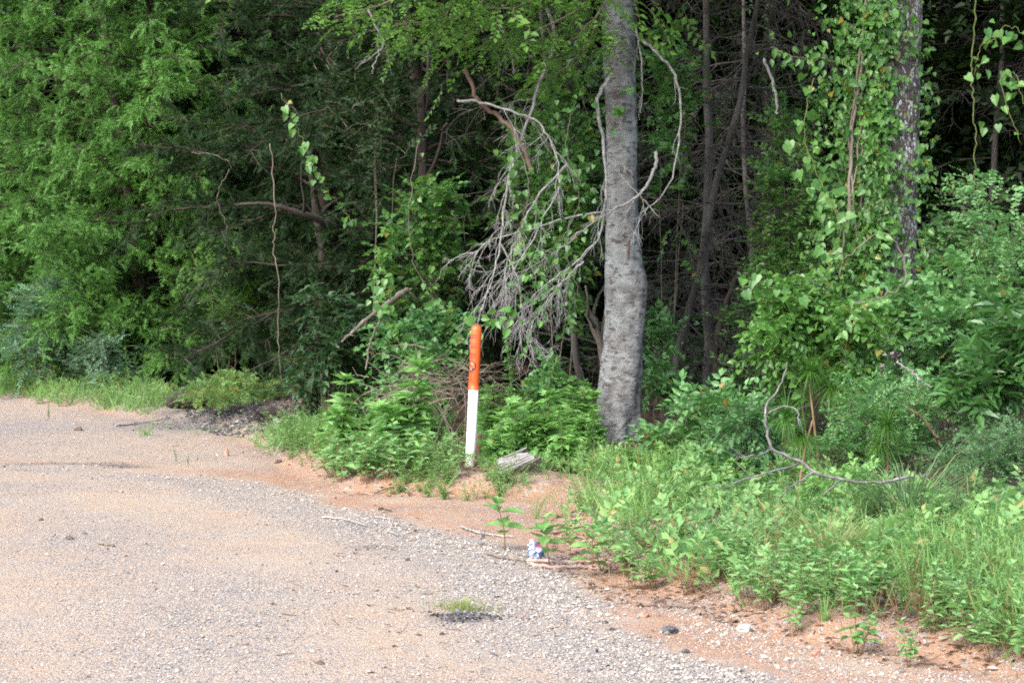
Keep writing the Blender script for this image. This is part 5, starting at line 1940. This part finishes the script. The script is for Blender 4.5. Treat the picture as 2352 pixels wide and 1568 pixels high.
for i, (u, v, h, k, lab) in enumerate([
    (1160, 1262, .30, 0, 'lone leafy weed with broad leaves standing in the bare dirt'),
    (1262, 1296, .27, 1, 'leafy weed growing right behind the wrapper'),
    (1360, 1325, .27, 2, 'leafy weed growing over the right ends of the reddish sticks'),
    (1310, 1275, .20, 3, 'low leafy weed between the wrapper and the slope'),
    (1445, 1352, .26, 4, 'leafy weed on a thin dark stem, first right of the sticks'),
    (1500, 1352, .20, 5, 'small leafy weed, second right of the sticks'),
    (1970, 1500, .30, 6, 'thin stalked weed standing alone at the dirt edge'),
    (2085, 1530, .20, 2, 'spindly weed out on the gravelly dirt'),
    (1815, 1462, .22, 3, 'half dried weed at the front of the bank'),
    (1300, 1240, .16, 0, 'small weed on the bare dirt above the wrapper'),
]):
    put_weed('broad' if i < 4 else 'weed', ground(u, v), h, i * 1.1 + .5, lab, None, k % 3 if i < 4 else k)
for i, (u, v, h, lab) in enumerate([
    (1185, 1045, 1.02, 'tall dark horseweed stalk just right of the marker post'),
    (1240, 1040, .85, 'second horseweed stalk, between the tall one and the grey tree'),
    (1650, 1180, .42, 'horseweed stalk on the slope right of the grey tree'),
    (293, 905, .62, 'tall pale horseweed stalk at the far left, nearer the blue green shrub'),
    (338, 915, .60, 'tall pale horseweed stalk at the far left, nearer the cedar'),
    (112, 962, .22, 'small horseweed out on the far gravel'),
    (2225, 1400, .45, 'horseweed stalk in the right hand slope'),
    (405, 1062, .16, 'small weed sprout on the far orange dirt, left of its twin'),
    (432, 1070, .12, 'small weed sprout on the far orange dirt, right of its twin'),
    (738, 960, .42, 'yellow green horseweed shoot beside the rubble hump'),
    (680, 970, .36, 'shorter horseweed shoot at the rubble hump'),
]):
    put_weed('horseweed', ground(u, v), h, i * 1.7, lab, None, i % 3, 'horseweed')


# ------------------------------------------------------------------ grass and ground cover
def front(P, r):
    """Thin the cover out towards the bare edge of the bank and in patches."""
    d = bank_d(P[:, 0], P[:, 1])
    nz = fbm(P * np.array([1.3, 1.3, 0]) + 41, 2)
    far = sstep(18, 22, P[:, 1])
    keep = np.clip(sstep(.1, 1.0, d + .7 * nz) * (.7 + .85 * nz), .04, 1) * (1 - far) + far * (.65 + .6 * nz)
    keep = np.where(inbare(P[:, 0], P[:, 1]), .02, keep)
    return P[r.random(len(P)) < keep]


def grass_in(mb, poly, n, h0, h1, seed, spread=.5):
    r = np.random.default_rng(9500 + seed)
    P = front(scatter(poly, n, 9600 + seed), r)
    n = len(P)
    k = r.integers(0, 3, n)
    F = np.column_stack([r.normal(0, spread, n), r.normal(0, spread, n), np.ones(n)])
    U = r.normal(0, 1, (n, 3))
    for t in range(3):
        m_ = k == t
        mb.inst(BLADE[t], P[m_], F[m_], U[m_], r.uniform(h0, h1, m_.sum()))


SLOPE = [(1285, 1150), (1380, 1060), (1600, 1020), (1800, 1080), (2000, 1150), (2400, 1170), (2420, 1560), (2352, 1545), (2100, 1485), (1850, 1455), (1700, 1392), (1500, 1345), (1330, 1300), (1280, 1235)]
PATCH = [(575, 1010), (700, 985), (740, 940), (1000, 955), (1060, 1040), (1130, 1130), (1000, 1135), (800, 1120), (700, 1085), (600, 1035)]
POSTR = [(1090, 1100), (1100, 990), (1380, 960), (1380, 1060), (1290, 1140), (1130, 1130)]
LEFT = [(-300, 880), (0, 870), (330, 880), (400, 930), (330, 955), (0, 905), (-300, 895)]
g_ = MB()
grass_in(g_, LEFT, 8000, .08, .27, 1)
grass_in(g_, SLOPE, 7000, .08, .24, 2)
grass_in(g_, PATCH, 2600, .07, .2, 3)
grass_in(g_, POSTR, 1800, .07, .2, 4)
grass_in(g_, [(900, 1130), (1000, 1105), (1200, 1120), (1270, 1150), (1200, 1160), (1000, 1150)], 420, .05, .15, 5)
grass_in(g_, [(1240, 1235), (1270, 1150), (1420, 1150), (1400, 1240)], 700, .08, .22, 6)
grass_in(g_, [(300, 965), (560, 975), (600, 1020), (420, 1000)], 180, .04, .12, 7)
grass_in(g_, [(1290, 1165), (1420, 1060), (1600, 1070), (1480, 1230), (1300, 1240)], 4200, .10, .28, 8)
grass_in(g_, [(2080, 1430), (2100, 1300), (2400, 1280), (2420, 1500)], 3000, .10, .30, 9)
grass_in(g_, [(850, 1130), (950, 1110), (1180, 1110), (1180, 1150), (960, 1150)], 500, .05, .16, 10)
tag(g_.build('grass', M['grass_blade']), 'short green grass among the roadside weeds', kind='stuff')


def cover(poly, n, s0, s1, seed, kind='fine'):
    r = np.random.default_rng(9700 + seed)
    P = front(scatter(poly, n, 9800 + seed), r)
    n = len(P)
    a = r.uniform(0, 6.28, n)
    P[:, 2] -= .01
    put_twigs(CV, CS, kind, P, norm(np.column_stack([np.cos(a) * .6, np.sin(a) * .6, r.uniform(.4, 1.2, n)])), r.uniform(s0, s1, n), r)


CV, CS = MB(), MB()
cover(SLOPE, 1900, .12, .26, 1)
cover(SLOPE, 900, .16, .36, 2, 'small')
cover(SLOPE, 280, .2, .34, 8, 'medium')
cover(PATCH, 2600, .12, .24, 3)
cover(POSTR, 1600, .12, .26, 4)
cover(LEFT, 1500, .15, .3, 5)
cover([(430, 940), (500, 890), (640, 885), (650, 915), (540, 940)], 600, .1, .22, 6, 'small')
cover([(900, 1128), (1000, 1100), (1200, 1115), (1260, 1145), (1000, 1148)], 160, .07, .14, 7, 'small')
cv = CV.build('ground_cover', M['cover_leaf'])
tag(cv, 'low green leafy ground cover on the bank', kind='stuff')
tag(CS.build('undergrowth', M['brown_stem']), 'thin brown stalks in the low ground cover', kind='stuff')


def grass_tuft(u, v, n, h0, h1, rad, mat, label, seed, spread=.5, droop=True):
    r = np.random.default_rng(9900 + seed)
    p = ground(u, v)
    mb = MB()
    a = r.uniform(0, 6.28, n)
    q = np.abs(r.normal(0, .55, n)) * rad * (1 + .35 * np.sin(2 * a + seed))
    P = np.column_stack([np.cos(a) * q, np.sin(a) * q * .7, np.full(n, -.005)])
    F = np.column_stack([np.cos(a) * spread * r.random(n) + r.normal(0, .12, n), np.sin(a) * spread * r.random(n) + r.normal(0, .12, n), np.ones(n)])
    U = np.column_stack([np.cos(a), np.sin(a), np.zeros(n)]) * -1
    k = r.integers(0, 3, n)
    for t in range(3):
        m_ = k == t
        mb.inst((LONGB if h1 > .3 else BLADE)[t], P[m_], F[m_], UP + .2 * U[m_] if h1 > .3 else -U[m_], r.uniform(h0, h1, m_.sum()))
    o = mb.build('grass_tuft', M[mat])
    o.location = tuple(p)
    tag(o, label, 'grass')


grass_tuft(1900, 1308, 560, .15, .40, .16, 'grass_pale', 'pale straw coloured grass tuft in the middle of the right bank', 1)
grass_tuft(2085, 1222, 420, .32, .6, .13, 'grass_blue', 'long bladed blue green grass clump under the curved branch', 2, .9)
grass_tuft(1062, 1402, 520, .03, .085, .17, 'grass_pale', 'small dry grass tuft growing out of the gravel', 3, .7)
grass_tuft(1230, 1190, 26, .12, .34, .05, 'grass_blade', 'sparse tall grass stems by the soil bank', 4, .3)
grass_tuft(1895, 1435, 30, .06, .16, .03, 'grass_blade', 'thin grass sprig at the front of the bank', 5, .4)
grass_tuft(335, 1000, 60, .06, .14, .12, 'grass_blade', 'little grass tuft on the far gravel', 6, .5)


# leaf litter and small dry twigs along the edge of the bank
def litter():
    r = np.random.default_rng(91)
    mb = MB()
    for poly, n in (([(1240, 1200), (1420, 1150), (1750, 1350), (2100, 1400), (2352, 1480), (2352, 1560), (2000, 1520), (1700, 1440), (1400, 1380), (1250, 1300)], 1500),
                    ([(560, 1000), (700, 930), (760, 1000), (1050, 1060), (1250, 1140), (800, 1140)], 900), (SLOPE, 1200), ([(540, 960), (680, 920), (720, 960), (600, 1000)], 300),
                    ([(1000, 1080), (1060, 1030), (1100, 1080), (1060, 1110)], 120), ([(400, 1500), (900, 1150), (1250, 1280), (1600, 1500), (1000, 1560)], 160)):
        P = scatter(poly, n, 9950 + n)
        F = np.column_stack([r.normal(0, 1, n), r.normal(0, 1, n), r.normal(0, .15, n)])
        k = r.random(n) < .55
        mb.inst(LEAF2, P[k] + np.array([0, 0, .006]), F[k], UP + r.normal(0, .35, (k.sum(), 3)), r.uniform(.02, .055, k.sum()))
        for p_, f in zip(P[~k], F[~k]):
            L = r.uniform(.03, .14)
            mb.tube(walk(r, p_ + np.array([0, 0, .005]), f, L, 3, .15), np.linspace(.003, .0015, 4), 3, False)
    tag(mb.build('litter', M['litter']), 'dry leaf and twig litter along the bank', kind='stuff')


litter()
